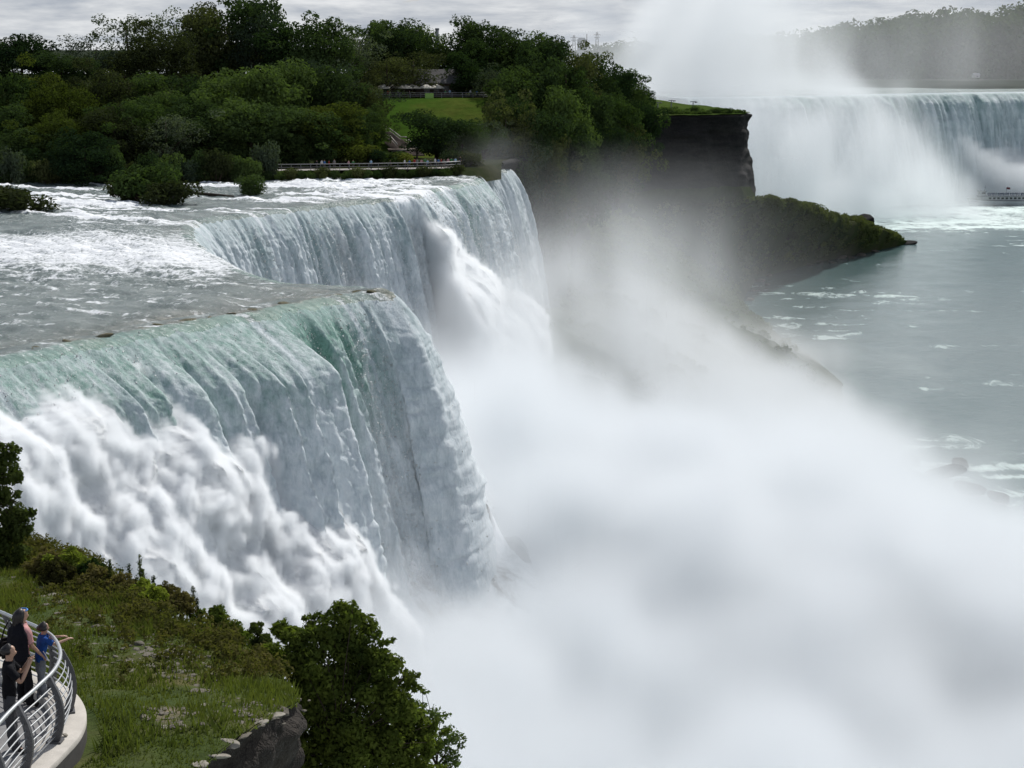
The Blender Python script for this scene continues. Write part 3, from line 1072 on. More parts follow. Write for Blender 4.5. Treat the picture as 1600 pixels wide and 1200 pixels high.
def leaf_cloud(rng, centers, radii, n, size, squash=0.8, shell=0.55, droop=0.0):
    """n small leaf sprays spread through blobs; returns verts, quads"""
    centers = np.asarray(centers, float)
    radii = np.asarray(radii, float)
    w = radii ** 2
    k = rng.choice(len(centers), n, p=w / w.sum())
    d = rng.normal(size=(n, 3))
    d /= np.linalg.norm(d, axis=1)[:, None]
    r = radii[k] * (shell + (1.08 - shell) * rng.random(n) ** 0.6)
    pos = centers[k] + d * r[:, None] * np.array([1, 1, squash])
    pos[:, 2] -= droop * rng.random(n) * radii[k]
    nrm = d * 0.8 + rng.normal(size=(n, 3)) * 0.75 + np.array([0, 0, 0.35])
    nrm /= np.linalg.norm(nrm, axis=1)[:, None]
    a = np.cross(nrm, rng.normal(size=(n, 3)))
    a /= np.maximum(np.linalg.norm(a, axis=1)[:, None], 1e-6)
    b = np.cross(nrm, a)
    s = size * (0.55 + 0.9 * rng.random(n))[:, None]
    V = np.stack([pos - a * s, pos + b * s * 0.55, pos + a * s, pos - b * s * 0.55], 1)
    # fold the spray a little
    V[:, 1] += nrm * s * 0.25
    V[:, 3] += nrm * s * 0.25
    F = np.arange(4 * n).reshape(-1, 4)
    return V.reshape(-1, 3), F


def tube_mesh(paths, sides=6):
    """paths: list of (points, radii)"""
    VV, FF, off = [], [], 0
    for pts, rad in paths:
        pts = np.asarray(pts, float)
        m = len(pts)
        rad = np.broadcast_to(np.asarray(rad, float), (m,))
        d = np.gradient(pts, axis=0)
        d /= np.maximum(np.linalg.norm(d, axis=1)[:, None], 1e-9)
        up = np.array([0, 0, 1.0]) if abs(d[0, 2]) < 0.9 else np.array([1.0, 0, 0])
        a = np.cross(d, up)
        a /= np.maximum(np.linalg.norm(a, axis=1)[:, None], 1e-9)
        b = np.cross(d, a)
        th = np.linspace(0, 2 * math.pi, sides, endpoint=False)
        ring = pts[:, None, :] + rad[:, None, None] * (np.cos(th)[None, :, None] * a[:, None, :] + np.sin(th)[None, :, None] * b[:, None, :])
        VV.append(ring.reshape(-1, 3))
        FF += [tuple(int(x) + off for x in f) for f in grid_faces(m, sides, wrap=True)]
        FF.append(tuple(off + i for i in range(sides))[::-1])
        FF.append(tuple(off + (m - 1) * sides + i for i in range(sides)))
        off += m * sides
    return np.concatenate(VV), FF


def tree_template(seed, nblob=16, n=2600, leaf=0.030, shape='round', tone='dark green'):
    rng = np.random.default_rng(seed)
    cs, rs, limbs = [], [], []
    base = 0.20 if shape != 'tall' else 0.28
    for i in range(nblob):
        a = rng.random() * 6.283
        h = base + (0.93 - base) * (i + 0.5) / nblob
        prof = math.sin(math.pi * min(max((h - base * 0.4) / (1.12 - base * 0.4), 0.02), 1)) ** (0.65 if shape == 'round' else 0.9)
        rr = 0.36 * prof * (0.35 + 0.75 * rng.random())
        rad = (0.11 + 0.085 * rng.random()) * (0.7 + 0.5 * prof)
        cx, cyy = math.cos(a) * rr, math.sin(a) * rr
        cs.append((cx, cyy, h))
        rs.append(rad)
        limbs.append(([(0, 0, h * 0.45), (cx * 0.5, cyy * 0.5, h * 0.78), (cx, cyy, h)], [0.014, 0.009, 0.004]))
        for _ in range(2):
            b = rng.normal(size=3) * rad * 0.9
            cs.append((cx + b[0], cyy + b[1], h + b[2] * 0.7))
            rs.append(rad * (0.35 + 0.3 * rng.random()))
    V, F = leaf_cloud(rng, cs, rs, n, leaf, 0.75, 0.5)
    V = V[:, :] 
    bend = rng.normal(size=2) * 0.02
    trunk = [([(0, 0, -0.04), (bend[0], bend[1], 0.25), (bend[0] * 0.5, bend[1] * 0.5, 0.55), (0, 0, 0.85)], [0.030, 0.022, 0.014, 0.005])]
    TV, TF = tube_mesh(trunk + limbs[: 9], 6)
    t = empty('tree')
    c = mesh_obj('crown', V, F, TONES[tone], t, smooth_shade=False)
    k = mesh_obj('trunk', TV, TF, M_BARK, t)
    return t, c, k


TREE_SRC = {}
_tid = [0]
ORD = 'first second third fourth fifth sixth seventh eighth ninth tenth eleventh twelfth thirteenth fourteenth fifteenth sixteenth seventeenth eighteenth nineteenth twentieth twenty-first twenty-second twenty-third twenty-fourth twenty-fifth twenty-sixth twenty-seventh twenty-eighth twenty-ninth thirtieth'.split()


def place_tree(u, vtop, D, w_px, tone, shape, label, group, base=None, seed=None):
    p = P(u, vtop, D=D)
    zb = float(island_z(np.array(p.x), np.array(p.y))) - 0.2 if base is None else base
    h = max(p.z - zb, 3.0)
    w = w_px * D * 1.0 / 3000 * 1.5
    var = _tid[0] % 4
    _tid[0] += 1
    key = (tone, shape, var)
    if key not in TREE_SRC:
        sd = abs(hash(tone + shape)) % 1000 if False else (len(tone) * 31 + len(shape) * 7 + var * 101)
        big = shape != 'airy'
        TREE_SRC[key] = tree_template(sd, 20 if big else 15, 9000 if big else 4200, 0.019 if big else 0.015, 'tall' if shape == 'airy' else shape, tone)
        t = TREE_SRC[key][0]
    else:
        t = copy_tree(TREE_SRC[key][0])
    t.location = (p.x, p.y, zb)
    t.scale = (w, w, h * 1.04)
    rr = random.Random(_tid[0])
    t.rotation_euler = (0, 0, rr.random() * 6.28)
    tag(t, label, 'tree', group)
    return t


D_, M_, Y_, B_, G_ = 'dark green', 'mid green', 'yellow green', 'brownish green', 'grey green'
SKY_ROW = [(-22, 70, 430, 90, D_), (34, 60, 430, 85, D_), (96, 84, 425, 75, D_), (150, 62, 440, 75, G_), (196, 27, 445, 90, G_), (240, 58, 425, 95, B_), (272, 22, 445, 85, G_), (322, 17, 445, 85, B_), (372, 3, 448, 105, D_),
           (412, 24, 440, 75, G_), (455, 42, 435, 85, M_), (514, 41, 430, 85, D_), (562, 52, 440, 70, G_), (602, 40, 455, 75, D_), (640, 36, 455, 80, D_), (672, 48, 460, 60, M_), (724, 36, 460, 58, D_), (776, 48, 455, 80, D_),
           (752, 66, 450, 60, M_), (818, 60, 450, 80, M_), (858, 68, 440, 75, D_), (893, 88, 440, 65, B_)]
MID_ROW = [(8, 122, 385, 85, M_), (62, 128, 385, 80, Y_), (108, 138, 380, 80, Y_), (152, 120, 395, 90, B_), (200, 118, 400, 95, D_), (246, 150, 385, 80, M_), (292, 128, 395, 90, D_), (338, 132, 390, 85, M_), (386, 112, 382, 110, M_),
           (432, 104, 388, 95, M_), (478, 96, 400, 90, G_), (512, 112, 398, 85, D_), (548, 122, 402, 80, G_), (574, 138, 400, 46, B_)]
LOW_ROW = [(-20, 165, 345, 90, D_), (34, 205, 338, 80, D_), (92, 184, 340, 80, Y_), (132, 216, 322, 90, D_), (176, 176, 345, 85, B_), (214, 162, 352, 85, M_), (258, 180, 346, 80, G_), (300, 168, 352, 90, D_), (344, 160, 356, 90, M_),
           (392, 172, 356, 95, D_), (436, 166, 362, 90, D_), (478, 178, 364, 80, M_), (520, 166, 366, 85, Y_), (552, 180, 372, 56, D_)]
for name, row, where, grp in (('sky', SKY_ROW, 'on the skyline of the wood', 'trees on the skyline'),
                              ('mid', MID_ROW, 'in the wood\'s middle rank', 'trees in the middle of the wood'),
                              ('low', LOW_ROW, 'at the river foot of the wood', 'trees by the river')):
    for i, (u, v, D, w, tone) in enumerate(row):
        shape = 'airy' if tone == G_ else 'round'
        txt = 'open-crowned' if shape == 'airy' else 'full-crowned'
        place_tree(u, v, D, w, tone, shape, f'{tone} {txt} tree {where}, {ORD[i]} from left', grp)
# trees round the lawn
LAWN = [(604, 92, 436, 66, B_, 'airy', 'slender brownish tree shading the white parasols by the lawn'),
        (646, 84, 440, 84, B_, 'airy', 'broad brownish tree over the middle parasols beside the cafe roof'),
        (738, 84, 442, 66, M_, 'round', 'green tree just right of the cafe roof above the lawn'),
        (772, 110, 432, 60, G_, 'airy', 'grey green tree at the right end of the terrace fence'),
        (682, 176, 372, 78, D_, 'round', 'dark round tree in front of the lawn, beside the wooden stairs'),
        (722, 196, 374, 62, D_, 'round', 'lower dark tree just right of the round one at the foot of the lawn'),
        (756, 190, 385, 62, G_, 'airy', 'misty grey green tree at the right foot of the lawn'),
        (578, 170, 380, 40, M_, 'round', 'green tree whose crown hides the left end of the lawn')]
for u, v, D, w, tone, shp, lab in LAWN:
    place_tree(u, v, D, w, tone, shp, lab, 'trees round the lawn')
# wooded shoulder falling toward the bare cliff
SHO = [(800, 112, 420, 80, M_, -22), (842, 104, 424, 80, D_, -22), (884, 100, 430, 72, M_, -22), (922, 92, 450, 66, D_, -20), (950, 112, 470, 60, D_, -20), (985, 118, 495, 56, D_, -20), (1000, 140, 520, 40, M_, -21),
       (790, 172, 392, 76, B_, -29), (830, 158, 400, 82, D_, -31), (872, 150, 412, 80, M_, -31), (912, 148, 430, 76, D_, -30), (950, 150, 450, 70, M_, -29), (985, 160, 480, 62, D_, -30),
       (800, 212, 386, 70, G_, -36), (842, 208, 396, 80, B_, -38), (884, 204, 410, 80, D_, -38), (926, 200, 428, 76, D_, -38), (966, 200, 450, 70, B_, -36),
       (852, 250, 394, 66, D_, -43), (894, 248, 408, 72, D_, -44)]
for i, (u, v, D, w, tone, zb) in enumerate(SHO):
    rowtxt = 'topmost line' if i < 7 else ('second line' if i < 13 else ('third line' if i < 18 else 'lowest pair'))
    k = i if i < 7 else (i - 7 if i < 13 else (i - 13 if i < 18 else i - 18))
    place_tree(u, v, D, w, tone, 'round' if tone != G_ else 'airy', f'{tone} tree, {rowtxt} of the steep wood by the cliff, {ORD[k]} from left', 'trees on the steep wooded shoulder', base=zb)


# ---------------------------------------------------------------- bushes
def bush_template(seed, tone, n=2200, leaf=0.035, spiky=False):
    rng = np.random.default_rng(seed)
    cs, rs = [], []
    for i in range(12):
        a = rng.random() * 6.283
        r = 0.36 * math.sqrt(rng.random())
        h = (0.22 + 0.5 * rng.random()) * (1 - r * 1.2)
        cs.append((math.cos(a) * r, math.sin(a) * r, h))
        rs.append(0.13 + 0.12 * rng.random())
    V, F = leaf_cloud(rng, cs, rs, n, leaf, 0.9, 0.4)
    V[:, 2] = np.maximum(V[:, 2], -0.02)
    t = empty('bush')
    mesh_obj('foliage', V, F, TONES[tone], t, smooth_shade=False)
    st = []
    for i in range(8):
        c = cs[i]
        st.append(([(c[0] * 0.15, c[1] * 0.15, -0.05), (c[0] * 0.6, c[1] * 0.6, c[2] * 0.5), c], [0.018, 0.012, 0.004]))
    TV, TF = tube_mesh(st, 5)
    mesh_obj('stem', TV, TF, M_BARK, t)
    return t


BUSH = {}


def place_bush(loc, w, h, tone, label, group=None, rz=0.0, cat='bush'):
    if tone not in BUSH:
        BUSH[tone] = bush_template(len(tone) * 3 + 5, tone)
        t = BUSH[tone]
    else:
        t = copy_tree(BUSH[tone])
    t.location = loc
    t.scale = (w * 1.15, w * 1.15, h * 1.4)
    t.rotation_euler = (0, 0, rz)
    tag(t, label, cat, group)
    return t


def ground_px(u, v, z):
    return P(u, v, z=z)


isl = [(36, 338, 9.5, 4.8, B_, 'olive brown bush on an islet at the left edge of the river'),
       (-6, 332, 6, 4.0, B_, 'lower olive bush touching the left one on the same islet'),
       (226, 318, 9.0, 7.4, M_, 'tall rounded bush on the islet in the rapids'),
       (266, 322, 7.6, 4.2, B_, 'low spreading bush on the right side of the islet in the rapids'),
       (203, 316, 6.0, 4.2, B_, 'small bush on the left side of the islet in the rapids'),
       (392, 307, 5.6, 3.3, D_, 'small round dark bush standing alone in the river above the falls')]
for i, (u, v, w, h, tone, lab) in enumerate(isl):
    p = P(u, v, z=ZL)
    place_bush((p.x, p.y, ZL - 0.1), w, h, tone, lab, 'bushes on the river islets', i * 1.3)
p = [P(300, 302, z=ZL + 0.25), P(330, 304, z=ZL + 0.5), P(366, 307, z=ZL + 0.2)]
V, F = tube_mesh([([tuple(q) for q in p], [0.28, 0.24, 0.16]), ([tuple(p[0]), tuple(P(306, 297, z=ZL + 1.3))], [0.10, 0.03])], 7)
tag(mesh_obj('log', V, F, basic_mat('wet_wood', (0.05, 0.04, 0.03), 0.7)), 'dark fallen log lying in the river beside the small round bush', 'log')
# brushy strip along the river bank below the path
for i, u in enumerate(range(424, 716, 17)):
    x = P(u, 270, z=-22).x
    y = float(bank_y(np.array(x))) + 1.0
    place_bush((x, y, -23.0), 2.8, 1.7 + 0.4 * (i % 3), [D_, M_, B_][i % 3], f'low {[D_, M_, B_][i % 3]} bush on the river bank under the railing, {ORD[i]} from the left', 'bank bushes below the railing', i)
for i, (u, v, w, h, tone) in enumerate([(506, 248, 7, 3.4, D_), (540, 246, 7, 4.0, Y_), (572, 244, 7, 4.2, Y_), (604, 246, 6.5, 3.6, M_), (632, 250, 5.5, 2.8, Y_), (464, 250, 6.5, 4.4, D_), (430, 254, 6.5, 5.4, D_), (396, 262, 7, 6.5, G_), (590, 232, 5, 3.2, D_), (705, 246, 5, 3.0, D_), (730, 246, 5.5, 3.4, B_)]):
    q = P(u, v, D=360)
    place_bush((q.x, q.y, float(island_z(np.array(q.x), np.array(q.y))) - 0.3), w, h, tone, f'{tone} shrub behind the riverside path, ' + ('near the stairs' if u > 560 and u < 650 else 'below the wood') + f', {ORD[i]} of its clump', 'shrubs behind the riverside path', i * 0.7)


for i, u in enumerate(range(-6, 424, 24)):
    x = P(u, 280, z=-22).x
    y = float(bank_y(np.array(x))) + 1.2 + 1.5 * (i % 2)
    tn = [D_, M_, G_, D_, B_][i % 5]
    place_bush((x, y, -22.9), 5.0, 4.2 + 1.1 * (i % 3), tn, f'{tn} bush hanging over the river at the foot of the wood, {ORD[i]} from left', 'bushes at the water below the wood', i * 1.9)


def far_wood(name, pts, D, depth, label, base_z, seed, tone, leaf=3.0, dens=1.0):
    """mass of distant crowns; pts = (u, v) of its skyline"""
    rng = np.random.default_rng(seed)
    us = np.array([a for a, _ in pts])
    cs, rs = [], []
    u = us[0]
    while u < us[-1]:
        v = np.interp(u, us, [b for _, b in pts])
        for dd in np.linspace(0, 1, 4):
            D1 = D + depth * dd + rng.normal() * 12
            q = P(u + rng.normal() * 6, v + 5 + (1 - dd) * 14 + rng.normal() * 4, D=D1)
            zb = base_z
            z = q.z
            rad = (6 + 3.5 * rng.random()) * D / 1300
            z -= rad
            while z > zb - 2:
                cs.append((q.x + rng.normal() * 3, q.y - (q.z - z) * 0.4, z))
                rs.append(rad * (0.85 + 0.3 * rng.random()))
                z -= rad * 1.05
        u += 5.5 * 1300 / D * 1.25
    n = int(len(cs) * 70 * dens)
    V, F = leaf_cloud(rng, cs, rs, n, leaf * D / 1300 * 0.55, 0.85, 0.6)
    o = mesh_obj(name, V, F, TONES[tone], smooth_shade=False)
    tag(o, label=label, cat='woods', kind='stuff')


far_wood('woods', [(1120, 70), (1160, 46), (1230, 46), (1310, 32), (1335, 27), (1395, 27), (1412, 15), (1440, 14), (1478, 16), (1505, 5), (1528, 14), (1545, 18), (1562, 14), (1580, 4), (1600, 2), (1680, 0), (1800, -2)], 1300, 90,
         'dark wooded bluff beyond the distant waterfall', -24, 3, D_)
far_wood('woods', [(840, 84), (900, 80), (930, 68), (960, 64), (1000, 62), (1030, 60), (1080, 62), (1140, 66)], 2500, 120, 'faint line of trees on the far shore behind the mist', -26, 4, D_, dens=0.8)


def undergrowth():
    rng = np.random.default_rng(8)
    X, Y, Z = talus_grid(520, 130)
    U, V = img_uv(X, Y, Z)
    ok = (Y > 335)
    t = np.linspace(-0.06, 1.05, 130)[:, None] + 0 * X
    ok &= (t < 0.93) & (t > 0.0)
    idx = np.argwhere(ok)
    ar = np.gradient(X, axis=1) ** 2 + np.gradient(Y, axis=1) ** 2
    ar = np.sqrt(ar) * np.sqrt(np.gradient(X, axis=0) ** 2 + np.gradient(Y, axis=0) ** 2 + np.gradient(Z, axis=0) ** 2)
    wgt = ar[idx[:, 0], idx[:, 1]] * (1 + 1.0 * (Y[idx[:, 0], idx[:, 1]] > 500))
    pick = idx[rng.choice(len(idx), 4800, replace=False, p=wgt / wgt.sum())]
    cs = np.stack([X[pick[:, 0], pick[:, 1]], Y[pick[:, 0], pick[:, 1]], Z[pick[:, 0], pick[:, 1]] + 0.4], 1)
    cl = fbm(cs[:, 0] / 9, cs[:, 1] / 9, 0.2, 3, 55)
    ok2 = cl > 0.40
    cs = cs[ok2]
    rs = (0.5 + 1.9 * rng.random(len(cs)) ** 3.0) * (0.6 + 2.2 * (cl[ok2] - 0.40))
    V_, F = leaf_cloud(rng, cs, rs, 150000, 0.42, 0.75, 0.5)
    o = mesh_obj('undergrowth', V_, F, leaf_material('scree_growth', (0.032, 0.050, 0.018), (0.080, 0.095, 0.034)), smooth_shade=False)
    tag(o, label='tangled green undergrowth covering the scree below the cliff', cat='undergrowth', kind='stuff')


undergrowth()


def cap_growth():
    rng = np.random.default_rng(18)
    n = 260
    t = rng.random(n)
    k = 0.25 + 0.75 * t
    xs = 8 + 62 * k + rng.normal(size=n) * 1.0
    ys = np.interp(xs, [8, 26, 42, 56, 69], [560, 566, 577, 585, 593]) + rng.random(n) ** 2 * 16
    rs = (0.5 + 0.9 * rng.random(n) ** 2) * np.interp(xs, [10, 52, 56, 70], [1.5, 1.3, 0.8, 0.6])
    V_, F = leaf_cloud(rng, np.stack([xs, ys, -19.6 + rs * 0.3], 1), rs, 16000, 0.34, 0.8, 0.4)
    o = mesh_obj('undergrowth', V_, F, TONES[M_], smooth_shade=False)
    tag(o, label='ragged low growth along the top edge of the bare cliff', cat='undergrowth', kind='stuff')


cap_growth()


ROCKS_DEFINED = True


def rock_mesh(seed, flat=0.7):
    rng = np.random.default_rng(seed)
    bm = bmesh.new()
    bmesh.ops.create_icosphere(bm, subdivisions=3, radius=0.5)
    V = np.array([v.co[:] for v in bm.verts])
    # cut by random planes for facets
    for _ in range(14):
        n = rng.normal(size=3)
        n /= np.linalg.norm(n)
        d = 0.30 + 0.16 * rng.random()
        k = V @ n
        V = V - np.outer(np.maximum(k - d, 0), n)
    V = V * (1 + 0.10 * (fbm(V[:, 0] * 4, V[:, 1] * 4, V[:, 2] * 4, 3, seed)[:, None] - 0.5))
    V[:, 2] *= flat
    for v, c in zip(bm.verts, V):
        v.co = c
    me = bpy.data.meshes.new('rock')
    bm.to_mesh(me)
    bm.free()
    return me


ROCKS = [rock_mesh(i) for i in range(6)]
for me in ROCKS:
    me.materials.append(M_BOULDER)


def place_rock(loc, size, label, group=None, k=0, name='boulder', rz=0.0, mat=None, cat='rock'):
    me = ROCKS[k % 6]
    if mat is not None:
        me = me.copy()
        me.materials.clear()
        me.materials.append(mat)
    o = bpy.data.objects.new(name, me)
    COL.objects.link(o)
    o.location = loc
    o.scale = size
    o.rotation_euler = (0.2 * math.sin(k), 0.2 * math.cos(k * 2.1), rz)
    tag(o, label, cat, group)
    return o


# the dark stack on the point, and stones along the shore
q = P(1348, 345, D=735)
place_rock((q.x, q.y, q.z), (10.5, 8, 7.5), 'big dark boulder standing at the tip of the green point', None, 2, mat=M_CLIFF)
q = P(1404, 381, z=ZW)
place_rock((q.x, q.y, ZW), (15.5, 7, 3.6), 'long flat dark rock jutting into the river off the green point', None, 1, mat=M_CLIFF)
shore = [(1362, 393, 5), (1345, 399, 4), (1330, 403, 3), (1312, 404, 4.5), (1300, 411, 3.5), (1280, 411, 3), (1262, 414, 4), (1243, 417, 3.2), (1228, 421, 3), (1214, 424, 4), (1198, 430, 3.6), (1186, 440, 4), (1179, 455, 3), (1172, 470, 3.4), (1199, 445, 1.6), (1165, 490, 3.2), (1376, 388, 4)]
for i, (u, v, s) in enumerate(shore):
    q = P(u, v, z=ZW)
    place_rock((q.x, q.y, ZW + 0.2), (s * 1.3, s, s * 0.6), f'brown boulder on the shore below the cliff, {ORD[i]} of the line from the tip', 'shore boulders', i, rz=i * 1.1)
# rocks washed by the mist
for i, (u, v, s, z) in enumerate([(1350, 735, 6.5, -75.5), (1395, 722, 7, -75), (1435, 745, 8, -75), (1475, 735, 8, -75), (1515, 760, 7, -75.3), (1560, 775, 6, -75.6), (1420, 715, 6, -74.5), (1450, 780, 6, -76), (1500, 722, 5, -76), (1380, 765, 5, -76), (1300, 700, 6, -75)]):
    q = P(u, v, z=z)
    place_rock((q.x, q.y, z - 0.3), (s * 1.05, s * 0.8, s * 0.5), f'wet dark boulder half hidden in the mist, {ORD[i]} of the group in the river', 'boulders in the mist', i, rz=i * 0.9, mat=M_CLIFF)
for i, (u, v, D, s) in enumerate([(812, 880, 187, 5.5), (826, 915, 185, 5.5), (808, 855, 189, 4.4), (842, 930, 187, 5)]):
    q = P(u, v, D=D)
    place_rock((q.x - 1.0, q.y, q.z - 0.5), (s, s, s * 1.3), f'dark wet rock beside the corner of the near waterfall, {["upper", "lower", "topmost", "outermost"][i]} one', 'rocks at the corner of the near falls', i + 2, mat=M_CLIFF)

# small rocks breaking the lip of the near falls
for i, u in enumerate([22, 68, 118, 165, 196, 236, 262, 300, 335, 372, 410, 455, 498, 536, 566, 588]):
    sv = s_near(u)
    k = int(np.argmin(abs(lips - sv)))
    nn_ = normals_of(lipc, 8)[k]
    q = lipc[k] - nn_ * (0.5 + 0.5 * ((i * 7) % 4) / 3)
    s = 0.7 + 0.55 * ((i * 5) % 4) / 3
    place_rock((q[0], q[1], ZL - 0.08), (s * 1.7, s, s * 0.55), f'small mossy rock on the lip of the near falls, {ORD[i]} from the left', 'rocks along the lip of the near falls', i, rz=0.6 + i * 0.9, mat=M_LIPROCK, name='rock')

# bushes one can tell apart on the scree
_X, _Y, _Z = talus_grid(520, 130)
_r = random.Random(21)
_U, _V = img_uv(_X, _Y, _Z)
_spots = [(1215, 330), (1245, 338), (1262, 358), (1290, 352), (1310, 372), (1232, 372), (1205, 362), (1180, 345), (1278, 386), (1250, 392), (1300, 390), (1335, 372), (1160, 372), (1190, 396), (1225, 405), (1140, 350), (1322, 352)]
for i, (u, v) in enumerate(_spots):
    dd = (_U - u) ** 2 + (_V - v) ** 2 + 1e6 * (_Y < 520)
    k = np.unravel_index(int(np.argmin(dd)), dd.shape)
    w = 3.6 + 3.2 * _r.random()
    tn = [D_, M_, Y_, M_, D_, B_][i % 6]
    place_bush((float(_X[k]), float(_Y[k]), float(_Z[k]) - 0.3), w, w * 0.62, tn, f'{tn} bush on the scree below the cliff, {ORD[i]} of those scattered there', 'bushes on the scree', i * 1.3)
# ---------------------------------------------------------------- tour boat on the lower river
def prism(outline, z0, z1, taper=1.0):
    n = len(outline)
    V = [(x, y, z0) for x, y in outline] + [(x * taper, y * taper, z1) for x, y in outline]
    F = [tuple(range(n))[::-1], tuple(range(n, 2 * n))] + [(i, (i + 1) % n, n + (i + 1) % n, n + i) for i in range(n)]
    return V, F


def join(parts):
    V, F, o = [], [], 0
    for v, f in parts:
        V += [tuple(map(float, p)) for p in v]
        F += [tuple(int(i) + o for i in q) for q in f]
        o += len(v)
    return V, F


def box(cx, cy, cz, sx, sy, sz, rz=0.0):
    c, s = math.cos(rz), math.sin(rz)
    V = []
    for z in (-1, 1):
        for x, y in ((-1, -1), (1, -1), (1, 1), (-1, 1)):
            px, py = x * sx / 2, y * sy / 2
            V.append((cx + px * c - py * s, cy + px * s + py * c, cz + z * sz / 2))
    return V, [(0, 3, 2, 1), (4, 5, 6, 7), (0, 1, 5, 4), (1, 2, 6, 5), (2, 3, 7, 6), (3, 0, 4, 7)]


def small_person_mesh(shirt, trousers, hair=(0.02, 0.015, 0.012), skin=(0.45, 0.28, 0.2), seed=0, arm_up=False, poncho=False):
    """one continuous figure grown from a skeleton"""
    r = random.Random(seed)
    J = [((0, 0, 0.95), 0.13), ((0, 0.01, 1.18), 0.13), ((0, 0.0, 1.40), 0.125), ((0, 0.0, 1.52), 0.05), ((0, 0.02, 1.62), 0.085), ((0, 0.01, 1.72), 0.075)]
    E = [(0, 1), (1, 2), (2, 3), (3, 4), (4, 5)]
    st = r.uniform(-0.12, 0.12)
    for sx in (-1, 1):
        k = len(J)
        J += [((sx * 0.10, 0, 0.86), 0.09), ((sx * 0.11, 0.03 + st * sx, 0.48), 0.06), ((sx * 0.11, st * sx, 0.07), 0.045), ((sx * 0.12, 0.15 + st * sx, 0.03), 0.035)]
        E += [(0, k), (k, k + 1), (k + 1, k + 2), (k + 2, k + 3)]
        k = len(J)
        if arm_up and sx > 0:
            J += [((sx * 0.20, 0, 1.40), 0.055), ((sx * 0.26, 0.18, 1.25), 0.045), ((sx * 0.14, 0.34, 1.45), 0.035), ((sx * 0.12, 0.38, 1.52), 0.03)]
        else:
            J += [((sx * 0.20, 0, 1.40), 0.055), ((sx * 0.27, -0.02, 1.13), 0.045), ((sx * 0.25, 0.12, 0.92), 0.035), ((sx * 0.24, 0.18, 0.86), 0.03)]
        E += [(2, k), (k, k + 1), (k + 1, k + 2), (k + 2, k + 3)]
    me = skin_mesh(J, E, 1)
    mats = [M_SKIN, cloth(trousers), cloth(shirt), cloth(hair)]
    for m in mats:
        me.materials.append(m)
    for p in me.polygons:
        c = p.center
        a = abs(c.x)
        if c.z > 1.66 or (c.z > 1.56 and c.y < 0.0):
            p.material_index = 3
        elif c.z > 1.50:
            p.material_index = 0
        elif c.z > 0.93 and not (a > 0.19 and c.z < 1.12):
            p.material_index = 2
        elif a > 0.19 and c.z > 0.8:
            p.material_index = 2 if poncho else 0
        elif c.z > 0.09:
            p.material_index = 2 if (poncho and c.z > 0.5) else 1
        else:
            p.material_index = 3
        p.use_smooth = True
    return me


_skin_cache = {}


def cloth(col):
    if col not in _skin_cache:
        _skin_cache[col] = basic_mat('cloth', col, 0.85, vary=0.2, scale=9, bump=0.3)
    return _skin_cache[col]


M_SKIN = basic_mat('skin', (0.42, 0.25, 0.17), 0.5, vary=0.08, scale=8)


def skin_mesh(J, E, sub=2):
    me = bpy.data.meshes.new('figure')
    me.from_pydata([j[0] for j in J], E, [])
    o = bpy.data.objects.new('figure', me)
    COL.objects.link(o)
    md = o.modifiers.new('skin', 'SKIN')
    md.use_smooth_shade = True
    for i, j in enumerate(J):
        rr = j[1] if hasattr(j[1], '__len__') else (j[1], j[1])
        me.skin_vertices[0].data[i].radius = rr
        me.skin_vertices[0].data[i].use_root = (i == 0)
    s = o.modifiers.new('sub', 'SUBSURF')
    s.levels = sub
    s.render_levels = sub
    dg = bpy.context.evaluated_depsgraph_get()
    dg.update()
    out = bpy.data.meshes.new_from_object(o.evaluated_get(dg))
    bpy.data.objects.remove(o)
    bpy.data.meshes.remove(me)
    return out


